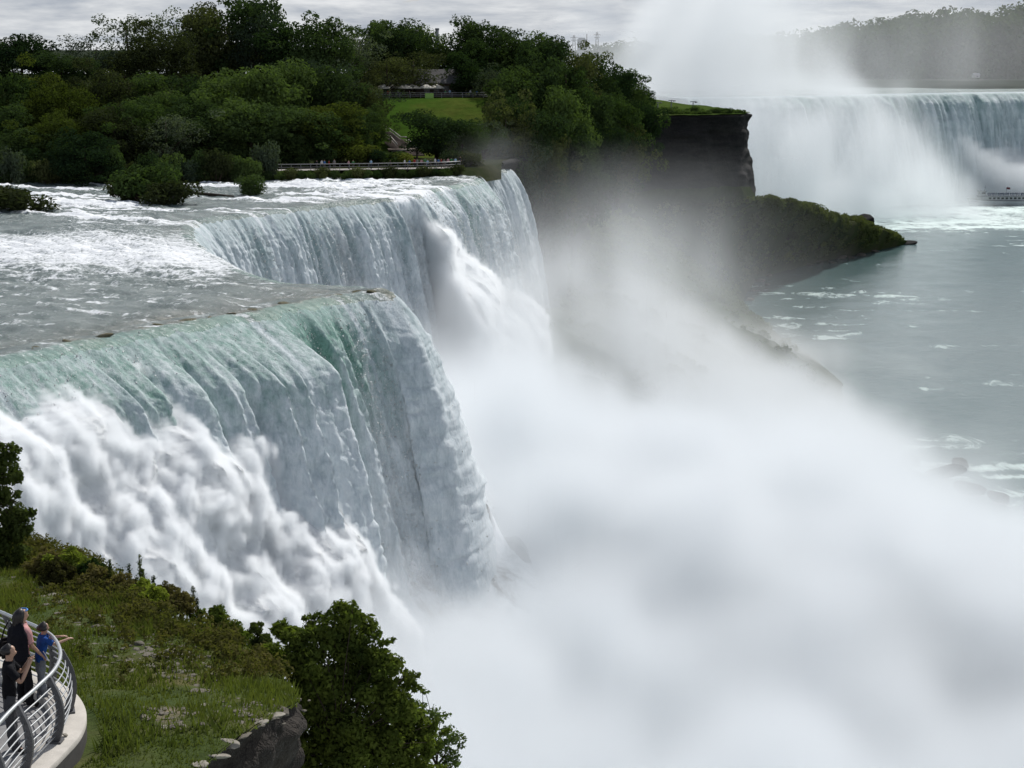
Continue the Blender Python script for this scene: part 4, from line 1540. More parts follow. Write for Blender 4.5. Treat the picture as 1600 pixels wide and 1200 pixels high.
def boat():
    bow = P(1511, 321, z=ZW)
    b = empty('tour_boat', (bow.x, bow.y, ZW), math.radians(3))
    tag(b, 'white double-deck tour boat crowded with passengers, in the foam below the distant falls', 'boat')
    white = basic_mat('boat_paint', (0.38, 0.40, 0.42), 0.45, vary=0.08, scale=0.7)
    grey = basic_mat('boat_deck', (0.16, 0.18, 0.20), 0.7)
    dark = basic_mat('boat_window', (0.02, 0.025, 0.03), 0.15)
    L, Wd = 31.0, 8.5
    st = np.linspace(0, 1, 26)
    V = []
    prof = []
    for k in st:
        hw = Wd / 2 * (1 - (1 - min(k / 0.32, 1)) ** 2.2) ** 0.7 * (1 - 0.10 * max(0, (k - 0.8) / 0.2))
        sheer = 2.6 + 0.9 * (1 - k) ** 3
        prof.append((k * L, hw, sheer))
    rows = []
    for x, hw, sh in prof:
        ring = []
        for a, (fy, fz) in enumerate([(1.0, 1.0), (0.97, 0.55), (0.86, 0.1), (0.5, -0.25), (0, -0.3), (-0.5, -0.25), (-0.86, 0.1), (-0.97, 0.55), (-1.0, 1.0)]):
            xx = x + (1 - max(fz, 0)) * 1.4 * max(0, 1 - x / 6)
            ring.append((xx, hw * fy + (0.03 if fy > 0 else -0.03), sh * fz))
        rows.append(ring)
    V = np.array(rows)
    F = [tuple(int(i) for i in f) for f in grid_faces(len(rows), 9)]
    F.append(tuple(range((len(rows) - 1) * 9, len(rows) * 9)))
    o = mesh_obj('hull', V, F, white, b)
    # rubbing strake
    for sgn in (-1, 1):
        pts = [(x, sgn * (hw + 0.08), sh - 0.1) for x, hw, sh in prof]
        v, f = tube_mesh([(pts, 0.14)], 6)
        mesh_obj('rubbing_strake', v, f, dark, o)
    deck = [(x, hw * 0.98) for x, hw, sh in prof[1:]]
    ol = [(x, y) for x, y in deck] + [(x, -y) for x, y in deck[::-1]]
    v, f = prism(ol, 2.25, 2.4)
    mesh_obj('main_deck', v, f, grey, b)
    # cabin between decks
    cab = [(5.2, 0.6), (6.6, 2.6), (9, 3.2), (29, 3.2), (29, -3.2), (9, -3.2), (6.6, -2.6), (5.2, -0.6)]
    v, f = prism(cab, 2.4, 4.55)
    c = mesh_obj('cabin', v, f, white, b, smooth_shade=False)
    for i in range(9):
        for sy in (-3.23, 3.23):
            v, f = box(10.5 + i * 2.1, sy, 3.7, 1.3, 0.08, 0.9)
            mesh_obj('window', v, f, dark, c, smooth_shade=False)
    up = [(4.4, 0.5), (6.0, 3.0), (9, 3.9), (30, 3.9), (30, -3.9), (9, -3.9), (6.0, -3.0), (4.4, -0.5)]
    v, f = prism(up, 4.55, 4.72)
    mesh_obj('upper_deck', v, f, grey, b, smooth_shade=False)
    rail = [(x, y, 5.75) for x, y in up] + [(4.4, 0.5, 5.75)]
    paths = [(rail, 0.05)] + [([(x, y, 5.25) for x, y, _ in rail], 0.03)]
    for k in range(10):
        x = 9 + k * 2.3
        for sy in (-3.9, 3.9):
            paths.append(([(x, sy, 4.7), (x, sy, 5.75)], 0.04))
    v, f = tube_mesh(paths, 5)
    mesh_obj('railing', v, f, white, b)
    wh = [(5.4, 0.5), (6.0, 1.6), (8.9, 1.7), (8.9, -1.7), (6.0, -1.6), (5.4, -0.5)]
    v, f = prism(wh, 4.72, 7.0)
    w = mesh_obj('wheelhouse', v, f, white, b, smooth_shade=False)
    v, f = prism([(x - 0.45 if x < 7 else x + 0.3, y * 1.25) for x, y in wh], 7.0, 7.2)
    mesh_obj('roof', v, f, grey, w, smooth_shade=False)
    for bb in (box(7.6, -1.72, 6.2, 1.9, 0.08, 0.8, 0.02), box(5.68, -1.05, 6.2, 0.08, 1.0, 0.8, -0.5)):
        mesh_obj('window', bb[0], bb[1], dark, w, smooth_shade=False)
    v, f = tube_mesh([([(8.6, 0, 7.2), (8.8, 0, 10.2)], [0.12, 0.05]), ([(8.7, -0.8, 8.9), (8.7, 0.8, 8.9)], 0.05)], 6)
    mesh_obj('mast', v, f, grey, b)
    v, f = tube_mesh([([(19.5, 0, 4.7), (19.5, 0, 8.9)], 0.06)], 6)
    fp = mesh_obj('flagpole', v, f, grey, b)
    fv = [(19.5 + 0.06 + i * 0.35, 0.12 * math.sin(i * 1.1), z + 0.05 * math.sin(i)) for z in (7.9, 8.9) for i in range(6)]
    ff = [(i, i + 1, 7 + i, 6 + i) for i in range(5)]
    fl = mesh_obj('flag', fv, ff, cloth((0.12, 0.03, 0.04)), fp)
    sm = fl.modifiers.new('solid', 'SOLIDIFY')
    sm.thickness = 0.03
    me = [small_person_mesh((0.03, 0.06, 0.12), (0.03, 0.06, 0.12), (0.03, 0.06, 0.12), seed=i, poncho=True) for i in range(2)]
    r = random.Random(4)
    M = Matrix.Translation(b.location) @ Matrix.Rotation(b.rotation_euler.z, 4, 'Z')
    for i in range(46):
        x = 9.8 + (i % 23) * 0.88 + r.uniform(-0.2, 0.2)
        y = (-3.3 if i < 23 else -1.2) + r.uniform(-0.4, 0.4)
        q = M @ Vector((x, y, 4.72))
        o = bpy.data.objects.new('person', me[i % 2])
        COL.objects.link(o)
        o.location = q
        o.rotation_euler = (0, 0, r.uniform(-0.8, 0.8))
        tag(o, 'passenger in a dark blue poncho standing on the upper deck of the tour boat', 'person', 'passengers on the upper deck of the tour boat')


boat()


# ---------------------------------------------------------------- riverside path, railing, people, stairs, cafe
def along(u0, v0, u1, v1, D0, D1, n):
    return [P(u0 + (u1 - u0) * k / (n - 1), v0 + (v1 - v0) * k / (n - 1), D=D0 + (D1 - D0) * k / (n - 1)) for k in range(n)]


M_RAIL = basic_mat('galvanised_rail', (0.2, 0.2, 0.2), 0.5, metal=0.3)
M_STONE = basic_mat('pale_stone', (0.30, 0.28, 0.26), 0.85, scale=1.5)


def path_and_rail():
    xs = np.linspace(-42.5, -9.4, 40)
    y = np.array([float(bank_y(np.array(x))) for x in xs])
    a = np.stack([xs, y + 3.0, island_z(xs, y + 3.0) + 0.30], 1)
    c = np.stack([xs, y + 7.5, island_z(xs, y + 7.5) + 0.30], 1)
    V = np.stack([a, c], 0)
    V[..., 2] = np.maximum(V[..., 2], -21.4)
    o = mesh_obj('footpath', V, grid_faces(2, 40), M_STONE)
    tag(o, label='pale footpath along the river bank', cat='path', kind='structure')
    e = empty('railing', (0, 0, 0))
    tag(e, 'low pale metal railing running along the far river bank', 'railing')
    top = [(p[0], p[1] - 0.1, p[2] + 1.1) for p in V[0]]
    v, f = tube_mesh([(top, 0.09), ([(x, y_, z - 0.5) for x, y_, z in top], 0.04)], 5)
    mesh_obj('handrail', v, f, M_RAIL, e)
    for p in V[0][::2]:
        v, f = tube_mesh([([(p[0], p[1] - 0.1, p[2] - 0.3), (p[0], p[1] - 0.1, p[2] + 1.1)], 0.05)], 5)
        mesh_obj('post', v, f, M_RAIL, e)
    return V


PATH = path_and_rail()
SHIRTS = [('dark', (0.02, 0.02, 0.025)), ('white', (0.6, 0.6, 0.6)), ('blue', (0.05, 0.14, 0.35)), ('red', (0.35, 0.04, 0.04)), ('grey', (0.2, 0.2, 0.2)), ('pale pink', (0.5, 0.3, 0.32)), ('green', (0.06, 0.2, 0.08)), ('light blue', (0.3, 0.45, 0.6))]
CROWD = {}


def crowd_person(loc, k, rz, label, group):
    key = k % 8
    if key not in CROWD:
        CROWD[key] = small_person_mesh(SHIRTS[key][1], (0.03, 0.035, 0.05) if key % 2 else (0.12, 0.11, 0.1), seed=key)
    o = bpy.data.objects.new('person', CROWD[key])
    COL.objects.link(o)
    o.location = loc
    o.rotation_euler = (0, 0, rz)
    sc_ = 0.94 + 0.12 * ((k * 7) % 5) / 4
    o.scale = (sc_, sc_, sc_)
    tag(o, label, 'person', group)


rr = random.Random(12)
us = [500, 507, 513, 519, 526, 548, 556, 583, 612, 634, 641, 648, 653, 659, 664, 669, 674, 680, 685, 690, 694, 700, 705, 711, 718]
for i, u in enumerate(us):
    x = P(u, 262, D=350).x
    yb = float(bank_y(np.array(x))) + 3.4 + rr.random() * 3.4
    z = max(float(island_z(np.array(x), np.array(yb))) + 0.30, -21.4)
    nm = SHIRTS[i % 8][0]
    grp = 'far clump by the shrubs' if i < 5 else ('scattered' if i < 9 else 'crowd at the right end of the path')
    crowd_person((x, yb, z), i, rr.uniform(0, 6.28), f'tiny visitor in a {nm} top on the riverside path, {ORD[i]} from the left', 'visitors on the riverside path')


def stairs():
    wood = basic_mat('weathered_wood', (0.15, 0.12, 0.10), 0.85, scale=1)
    palew = basic_mat('pale_boards', (0.42, 0.39, 0.35), 0.8, scale=1)
    a = P(600, 196, D=402)
    b = P(626, 214, D=395)
    c = P(652, 232, D=386)
    e = empty('wooden_stairs', (b.x, b.y, b.z))
    tag(e, 'zigzag wooden stairs and landing coming down beside the grass slope', 'stairs')
    e.location = (0, 0, 0)
    paths = []
    for off, r_ in ((0, 0.13), (-0.55, 0.06)):
        paths += [([(p.x, p.y, p.z + off) for p in (a, P(612, 203, D=399), b, P(634, 214, D=394), c)], r_)]
    v, f = tube_mesh(paths, 5)
    mesh_obj('upper_handrail', v, f, palew, e)
    pts = [P(598, 211, D=384), P(610, 213, D=383), P(621, 226, D=379)]
    v, f = tube_mesh([([tuple(p) for p in pts], 0.15), ([(p.x, p.y, p.z - 0.5) for p in pts], 0.06)], 5)
    mesh_obj('lower_handrail', v, f, palew, e)
    # flights
    def flight(p, q, w, n=14):
        out = []
        for k in range(n):
            t = (k + 0.5) / n
            m = p.lerp(q, t)
            out.append(box(m.x, m.y, m.z, w, (p - q).length / n * 1.1, 0.22, 0.2))
        return join(out)
    for i, (p, q, w) in enumerate([(a + Vector((0, -1.5, -1.3)), b + Vector((0.3, -2, -1.4)), 3.0), (b + Vector((0.5, -2, -1.4)), c + Vector((0.2, -3, -1.3)), 3.0), (P(612, 222, D=384), P(628, 236, D=378), 3.2)]):
        v, f = flight(p, q, w)
        mesh_obj('flight', v, f, wood, e, smooth_shade=False)
    m = P(630, 231, D=379)
    v, f = box(m.x, m.y, m.z - 0.3, 6.0, 4.0, 0.25, 0.1)
    mesh_obj('landing', v, f, wood, e, smooth_shade=False)
    for dx in (-2.7, 0, 2.7):
        for dy in (-1.8, 1.8):
            v, f = box(m.x + dx, m.y + dy, m.z - 1.7, 0.22, 0.22, 2.8)
            mesh_obj('support', v, f, wood, e, smooth_shade=False)
    pl = [P(612, 236, D=377), P(645, 234, D=377)]
    v, f = tube_mesh([([tuple(p) for p in pl], 0.14)], 5)
    mesh_obj('landing_rail', v, f, palew, e)


stairs()


def cafe():
    ctr = P(672, 148, D=446)
    zg = float(island_z(np.array(ctr.x), np.array(ctr.y)))
    e = empty('cafe_building', (ctr.x, ctr.y, zg), 0.12)
    tag(e, 'low cafe building with a grey shingled roof above the grass slope', 'building')
    wall = basic_mat('brown_timber', (0.09, 0.07, 0.055), 0.8)
    roof = basic_mat('grey_shingle', (0.13, 0.125, 0.125), 0.9, scale=2)
    v, f = join([box(0, 0, 1.6, 13, 7, 3.2), box(-5.5, -2, 1.3, 7, 6, 2.6)])
    mesh_obj('wall', v, f, wall, e, smooth_shade=False)
    def gable(cx, cy, z, lx, ly, h, hip):
        V = [(cx - lx / 2, cy - ly / 2, z), (cx + lx / 2, cy - ly / 2, z), (cx + lx / 2, cy + ly / 2, z), (cx - lx / 2, cy + ly / 2, z), (cx - lx / 2 + hip, cy, z + h), (cx + lx / 2 - hip, cy, z + h)]
        V += [(x, y, zz - 0.25) for x, y, zz in V[:4]]
        return V, [(0, 1, 5, 4), (1, 2, 5), (2, 3, 4, 5), (3, 0, 4), (6, 7, 1, 0), (7, 8, 2, 1), (8, 9, 3, 2), (9, 6, 0, 3), (9, 8, 7, 6)]
    for g in (gable(0.8, 0, 3.2, 13.2, 9, 3.0, 1.5), gable(-5.7, -2.2, 2.75, 8, 7.4, 1.9, 1.2)):
        mesh_obj('roof', g[0], g[1], roof, e, smooth_shade=False)
    glass = basic_mat('dark_glass', (0.03, 0.03, 0.035), 0.2)
    for x in (-1, 1.2, 3.4, 5.4):
        v, f = box(x, -3.53, 1.7, 1.3, 0.08, 1.4)
        mesh_obj('window', v, f, glass, e, smooth_shade=False)
    # parasols
    can = basic_mat('canvas', (0.66, 0.62, 0.55), 0.9, vary=0.06)
    pole = basic_mat('parasol_pole', (0.2, 0.15, 0.1), 0.7)
    src = empty('parasol')
    n = 8
    V, F = [], []
    for k in range(n):
        a = 2 * math.pi * k / n
        V.append((1.75 * math.cos(a), 1.75 * math.sin(a), 2.25))
        V.append((1.75 * math.cos(a), 1.75 * math.sin(a), 2.02))
    V += [(0, 0, 3.05), (0, 0, 2.98)]
    for k in range(n):
        j = (k + 1) % n
        F += [(2 * k, 2 * j, 2 * n), (2 * k + 1, 2 * j + 1, 2 * j, 2 * k), (2 * j + 1, 2 * k + 1, 2 * n + 1)]
    mesh_obj('canopy', V, F, can, src, smooth_shade=False)
    v, f = tube_mesh([([(0, 0, 0), (0, 0, 3.2)], 0.04)], 6)
    mesh_obj('pole', v, f, pole, src)
    names = ['leftmost white parasol on the cafe terrace, beside a tree trunk', 'second white parasol from the left, close to the leftmost one', 'third white parasol from the left on the terrace', 'fourth white parasol, touching the third one',
             'fifth white parasol, in front of the cafe roof', 'sixth white parasol, right of the cafe window', 'small pale parasol near the right end of the terrace fence']
    for i, u in enumerate([599, 612, 632, 645, 666, 682, 778]):
        q = P(u, 150, D=436 + (i % 2) * 3)
        o = src if i == 0 else copy_tree(src)
        o.location = (q.x, q.y, float(island_z(np.array(q.x), np.array(q.y))) - 0.45 * (i == 6))
        o.rotation_euler = (0.02, 0.03, i * 0.3)
        tag(o, names[i], 'parasol', 'white parasols on the cafe terrace')
    # terrace fence
    fe = empty('terrace_fence')
    tag(fe, 'grey slatted fence along the top edge of the grass slope', 'fence')
    pts = along(592, 160, 780, 153, 433, 433, 24)
    pts = [(p.x, p.y, float(island_z(np.array(p.x), np.array(p.y)))) for p in pts]
    v, f = tube_mesh([([(x, y, z + h) for x, y, z in pts], 0.06) for h in (0.35, 0.7, 1.1)], 5)
    mesh_obj('rail', v, f, M_RAIL, fe)
    for x, y, z in pts[::2]:
        v, f = box(x, y, z + 0.55, 0.14, 0.14, 1.2)
        mesh_obj('post', v, f, M_RAIL, fe, smooth_shade=False)
    for i, u in enumerate([606, 622, 640, 696, 703, 728, 735, 745]):
        q = P(u, 158, D=435)
        crowd_person((q.x, q.y, float(island_z(np.array(q.x), np.array(q.y)))), i + 3, i * 0.9, f'tiny guest in a {SHIRTS[(i + 3) % 8][0]} top behind the terrace fence, {ORD[i]} from the left', 'guests on the cafe terrace')
    q = P(671, 158, D=431)
    v, f = box(0, 0, 0.55, 1.9, 0.08, 1.1)
    o = mesh_obj('banner', v, f, basic_mat('lime_banner', (0.35, 0.55, 0.15), 0.8), smooth_shade=False)
    o.location = (q.x, q.y - 0.4, float(island_z(np.array(q.x), np.array(q.y - 0.4))))
    tag(o, 'small bright lime green panel hung on the terrace fence', 'panel')
    # small bushes on the lawn
    for i, (u, v_, D, w, h, tone) in enumerate([(738, 190, 398, 4.5, 3.2, B_), (745, 178, 406, 1.6, 1.5, B_), (760, 166, 420, 1.4, 1.2, D_), (772, 178, 408, 4, 2.6, G_)]):
        q = P(u, v_, D=D)
        place_bush((q.x, q.y, float(island_z(np.array(q.x), np.array(q.y)))), w, h, tone, ['brownish bush at the right foot of the lawn', 'tiny lone bush in the middle of the grass slope', 'tiniest dark bush near the terrace fence on the grass', 'grey green bush on the right edge of the lawn'][i], 'bushes on the lawn')


cafe()

# three thin lamp posts on the bare point, far tower, pylons, chimney, far house
M_STEEL = basic_mat('grey_steel', (0.12, 0.12, 0.13), 0.6, metal=0.3)
for i, (u, v, D) in enumerate([(1028, 160, 590), (1049, 157, 596), (1083, 159, 600)]):
    q = P(u, v, D=D)
    e = empty('lamp_post', (q.x, q.y, -20.0))
    h = q.z + 20.0
    tag(e, ['short thin lamp post on the cliff turf, nearest the trees', 'tallest thin lamp post in the middle of the cliff turf', 'thin lamp post with a side arm, nearest the cliff corner'][i], 'lamp post', 'lamp posts on the cliff turf')
    v_, f_ = tube_mesh([([(0, 0, 0), (0, 0, h)], [0.22, 0.13])], 8)
    mesh_obj('post', v_, f_, M_STEEL, e)
    v_, f_ = tube_mesh([([(-0.9, 0, h), (0.9 if i == 2 else 0.5, 0, h + 0.05)], 0.12), ([(0.5, 0, h - 0.15), (1.3, 0, h - 0.1)], [0.24, 0.15])], 6)
    mesh_obj('lamp_head', v_, f_, M_STEEL, e)
for i in range(9):
    u = 1006 + i * 16
    q = P(u, 172, D=586 + (i % 3) * 3)
    place_bush((q.x, q.y, -20.2), 3.6, 1.7 + 0.5 * (i % 3), [M_, D_][i % 2], f'low {[M_, D_][i % 2]} bush on the cliff turf, {ORD[i]} from the woods', 'low bushes along the cliff turf', i)


def far_buildings():
    con = basic_mat('concrete', (0.22, 0.23, 0.25), 0.8, scale=0.05)
    win = basic_mat('far_window', (0.08, 0.09, 0.10), 0.3)
    q = P(909, 61, D=2350)
    e = empty('tower_block', (q.x, q.y, -22))
    tag(e, 'square grey tower block on the far shore, above the distant tree line', 'building')
    h = q.z + 22
    v, f = join([box(0, 0, h / 2, 10.5, 10, h), box(0, 0, h + 0.8, 8, 7, 1.6)])
    mesh_obj('wall', v, f, con, e, smooth_shade=False)
    for k in range(5):
        v, f = box(0, -5.05, h - 3 - k * 3.4, 9, 0.12, 1.3)
        mesh_obj('window', v, f, win, e, smooth_shade=False)
    for u, vt, lab in ((897, 55, 'lattice pylon left of the grey tower block'), (933, 50, 'tall lattice pylon right of the grey tower block'), (917, 53, 'thin mast rising behind the grey tower block')):
        q = P(u, vt, D=2400)
        H = q.z + 22
        w = 3.4 if 'lattice' in lab else 0.9
        paths = []
        for sx, sy in ((-1, -1), (1, -1), (1, 1), (-1, 1)):
            paths.append(([(sx * w, sy * w, 0), (sx * w * 0.25, sy * w * 0.25, H)], 0.35))
        for k in range(8):
            z0, z1 = H * k / 8, H * (k + 1) / 8
            a = w * (1 - 0.75 * k / 8)
            b = w * (1 - 0.75 * (k + 1) / 8)
            paths.append(([(-a, -a, z0), (b, -b, z1)], 0.2))
            paths.append(([(a, -a, z0), (-b, -b, z1)], 0.2))
        if 'lattice' in lab:
            paths.append(([(-4.5, 0, H * 0.92), (4.5, 0, H * 0.92)], 0.35))
            paths.append(([(-3.5, 0, H * 0.84), (3.5, 0, H * 0.84)], 0.35))
        v, f = tube_mesh(paths, 4)
        o = mesh_obj('pylon', v, f, M_STEEL)
        o.location = (q.x, q.y, -22)
        tag(o, lab, 'pylon')
    q = P(683, 44, D=700)
    v, f = tube_mesh([([(0, 0, 0), (0, 0, q.z + 20)], [1.0, 0.62]), ([(0, 0, q.z + 19.3), (0, 0, q.z + 20)], 0.75)], 16)
    o = mesh_obj('chimney', v, f, con)
    o.location = (q.x, q.y, -20)
    tag(o, 'slim pale chimney sticking up behind the skyline trees', 'chimney')
    q = P(1525, 119, D=1225)
    e = empty('shore_house', (q.x, q.y, q.z - 1))
    tag(e, 'small white building on the far bank above the distant falls', 'building')
    v, f = box(0, 0, 0.8, 4.4, 3, 1.6)
    mesh_obj('wall', v, f, basic_mat('white_wall', (0.45, 0.45, 0.45), 0.7), e, smooth_shade=False)
    v, f = ([(-2.5, -1.8, 1.6), (2.5, -1.8, 1.6), (2.5, 1.8, 1.6), (-2.5, 1.8, 1.6), (-2, 0, 3.0), (2, 0, 3.0)], [(0, 1, 5, 4), (1, 2, 5), (2, 3, 4, 5), (3, 0, 4), (3, 2, 1, 0)])
    mesh_obj('roof', v, f, con, e, smooth_shade=False)
    v, f = box(0.5, -1.53, 0.8, 1.0, 0.1, 0.7)
    mesh_obj('window', v, f, win, e, smooth_shade=False)


far_buildings()
# ---------------------------------------------------------------- foreground: grassy bluff
EDGE_PX = [(-420, 800), (-200, 815), (-60, 835), (0, 845), (60, 852), (110, 872), (160, 900), (205, 930), (250, 960), (300, 978), (345, 992), (390, 1012), (430, 1042), (458, 1075), (470, 1098), (440, 1112), (395, 1140), (350, 1172), (318, 1198), (296, 1235), (280, 1290)]


def bluff_z(x, y):
    return -11.15 - 0.125 * np.maximum(0, y - 31) - 0.10 * np.maximum(0, x + 6.2) + 0.10 * (fbm(x / 2.2, y / 2.2, 0.3, 3, 4) - 0.5) * 2 - 0.0 * x


def on_bluff(u, v):
    z = -12.0
    for _ in range(12):
        p = P(u, v, z=z)
        z = float(bluff_z(np.array(p.x), np.array(p.y)))
    return P(u, v, z=z)


EDGE = np.array([tuple(on_bluff(u, v))[:2] for u, v in EDGE_PX])


def grass_ground_material():
    m, t = new_mat('bluff_turf')
    geo = t.add('ShaderNodeNewGeometry').outputs['Position']
    n1 = t.noise(geo, 0.32, 5, 0.6, 0.4)
    n2 = t.noise(geo, 5.0, 5, 0.75)
    n3 = t.noise(t.mapping(geo, loc=(5, 5, 0)), 0.55, 4, 0.6)
    c = t.ramp(n1, [(0.34, (0.040, 0.064, 0.014)), (0.5, (0.062, 0.084, 0.022)), (0.66, (0.11, 0.100, 0.040))])
    bare = t.attr('bare')
    k = t.math('MULTIPLY', t.math('SUBTRACT', t.math('ADD', bare, n3), 0.95), 5.0, clamp=True)
    c = t.mix(k, c, t.mix(n2, (0.16, 0.12, 0.085), (0.30, 0.25, 0.20)))
    c = t.mix(0.6, c, t.ramp(n2, [(0.3, (0.45, 0.45, 0.42)), (0.7, (1.1, 1.1, 1.0))]), 'MULTIPLY')
    bp = t.add('ShaderNodeBump', Strength=0.9, Distance=0.06, Height=n2)
    b = t.add('ShaderNodeBsdfPrincipled', Base_Color=c, Roughness=0.95, Normal=bp)
    b.inputs['Specular IOR Level'].default_value = 0.1
    t.add('ShaderNodeOutputMaterial', Surface=b)
    return m


A0 = np.array([-34.0, 14.0])
EDGE_S, _, _ = resample(EDGE, 0.12, 4)


def bluff():
    w = np.linspace(0, 1, 300)[:, None] ** 0.7
    X = A0[0] + (EDGE_S[:, 0][None] - A0[0]) * w
    Y = A0[1] + (EDGE_S[:, 1][None] - A0[1]) * w
    Z = bluff_z(X, Y)
    Z = Z + 0.10 * (fbm(X / 0.5, Y / 0.5, 0.2, 4, 6) - 0.5)
    U, V = img_uv(X, Y, Z)
    bare = 0.62 * np.exp(-(((U - 262) / 60) ** 2 + ((V - 1118) / 24) ** 2)) + 0.36 * np.exp(-(((V - 925 - 0.55 * (U - 40)) / 34) ** 2)) * smooth(20, 90, U) * smooth(560, 420, U) + 0.3 * np.exp(-(((U - 140) / 50) ** 2 + ((V - 1130) / 60) ** 2))
    o = mesh_obj('bluff', np.stack([X, Y, Z], -1), grid_faces(*X.shape), grass_ground_material(), attrs=dict(bare=bare))
    tag(o, label='grassy bluff in the foreground', cat='ground', kind='structure')
    # rock face below its rim
    n = normals_of(EDGE_S, 6)
    t = np.linspace(0, 1, 150)[:, None]
    z0 = bluff_z(EDGE_S[:, 0], EDGE_S[:, 1])[None]
    drop = t ** 1.7 * 60
    s = np.arange(len(EDGE_S))[None] * 0.12
    out = 0.02 + 0.06 * drop + 0.75 * (fbm(s / 1.6, drop / 0.45, 0.2, 4, 5) - 0.45) * smooth(0, 0.4, drop) + 0.5 * (billow(s / 0.9, drop / 0.7, 0.4, 3, 15) - 0.3) * smooth(0.0, 0.5, drop)
    V = np.stack([EDGE_S[:, 0][None] + n[:, 0][None] * out, EDGE_S[:, 1][None] + n[:, 1][None] * out, z0 - drop + 0.03], -1)
    o = mesh_obj('bluff_rock_face', V, grid_faces(*out.shape), rock_material('bluff_rock', (0.022, 0.020, 0.018), (0.07, 0.06, 0.05), 0.9))
    tag(o, label='dark rough rock face below the rim of the grassy bluff', cat='cliff', kind='structure')


bluff()


def grass():
    rng = np.random.default_rng(3)
    # blades in tufts; nearer ones thinner on the worn ground
    n = 230000
    e = rng.integers(0, len(EDGE_S), n)
    w = (0.30 + 0.70 * rng.random(n)) ** 0.6
    x = A0[0] + (EDGE_S[e, 0] - A0[0]) * w
    y = A0[1] + (EDGE_S[e, 1] - A0[1]) * w
    x = x + rng.normal(size=n) * 0.03
    z = bluff_z(x, y)
    U, V = img_uv(x, y, z)
    thick = fbm(x / 1.3, y / 1.3, 0.2, 3, 31)
    bare = np.exp(-(((U - 262) / 50) ** 2 + ((V - 1118) / 20) ** 2)) + 0.8 * np.exp(-(((V - 930 - 0.55 * (U - 40)) / 26) ** 2)) * smooth(20, 90, U) * smooth(540, 400, U)
    keep = (rng.random(n) > bare * 0.95) & (U > -60) & (U < 520) & (V < 1260) & (thick > 0.18 + 0.12 * np.exp(-(((U - 262) / 70) ** 2 + ((V - 1118) / 30) ** 2)))
    keep &= (np.hypot(x + 9.95, y - 29.6) > 3.25) & ~((x < -6.9) & (y < 29.6))
    x, y, z, thick = x[keep], y[keep], z[keep], thick[keep]
    n = len(x)
    h = (0.035 + 0.15 * rng.random(n) ** 2 * (0.4 + 1.6 * smooth(0.4, 0.62, thick)))
    a = rng.random(n) * 6.283
    lean = rng.normal(size=(n, 2)) * 0.35 * h[:, None]
    wd = 0.010 + 0.016 * rng.random(n)
    dx, dy = np.cos(a) * wd, np.sin(a) * wd
    V1 = np.stack([x - dx, y - dy, z - 0.02], 1)
    V2 = np.stack([x + dx, y + dy, z - 0.02], 1)
    V3 = np.stack([x + lean[:, 0], y + lean[:, 1], z + h], 1)
    V_ = np.stack([V1, V2, V3], 1).reshape(-1, 3)
    m = leaf_material('grass_blades', (0.040, 0.072, 0.012), (0.098, 0.115, 0.026), 0.25)
    o = mesh_obj('grass', V_, np.arange(3 * n).reshape(-1, 3), m, smooth_shade=False)
    tag(o, label='tufted grass growing over the foreground bluff', cat='grass', kind='stuff')


grass()


def weeds():
    """knee-high growth along the rim"""
    rng = np.random.default_rng(13)
    cs, rs = [], []
    for k in range(620):
        i = rng.integers(int(len(EDGE_S) * 0.16), int(len(EDGE_S) * 0.80))
        d = abs(rng.normal()) * 1.5
        n = np.array([EDGE_S[i, 0] - A0[0], EDGE_S[i, 1] - A0[1]])
        n /= np.linalg.norm(n)
        x, y = EDGE_S[i] - n * d
        z = float(bluff_z(np.array(x), np.array(y)))
        u, v = img_uv(np.array(x), np.array(y), np.array(z))
        if 250 < u < 470 and v > 1078:
            continue
        r = 0.10 + 0.24 * rng.random() * math.exp(-d / 1.6)
        cs.append((x, y, z + r * 0.6))
        rs.append(r)
    V, F = leaf_cloud(rng, cs, rs, 30000, 0.045, 0.9, 0.4)
    o = mesh_obj('undergrowth', V, F, leaf_material('weeds', (0.028, 0.042, 0.012), (0.105, 0.095, 0.028), 0.3), smooth_shade=False)
    tag(o, label='brown and green weeds along the rim of the bluff', cat='undergrowth', kind='stuff')


weeds()


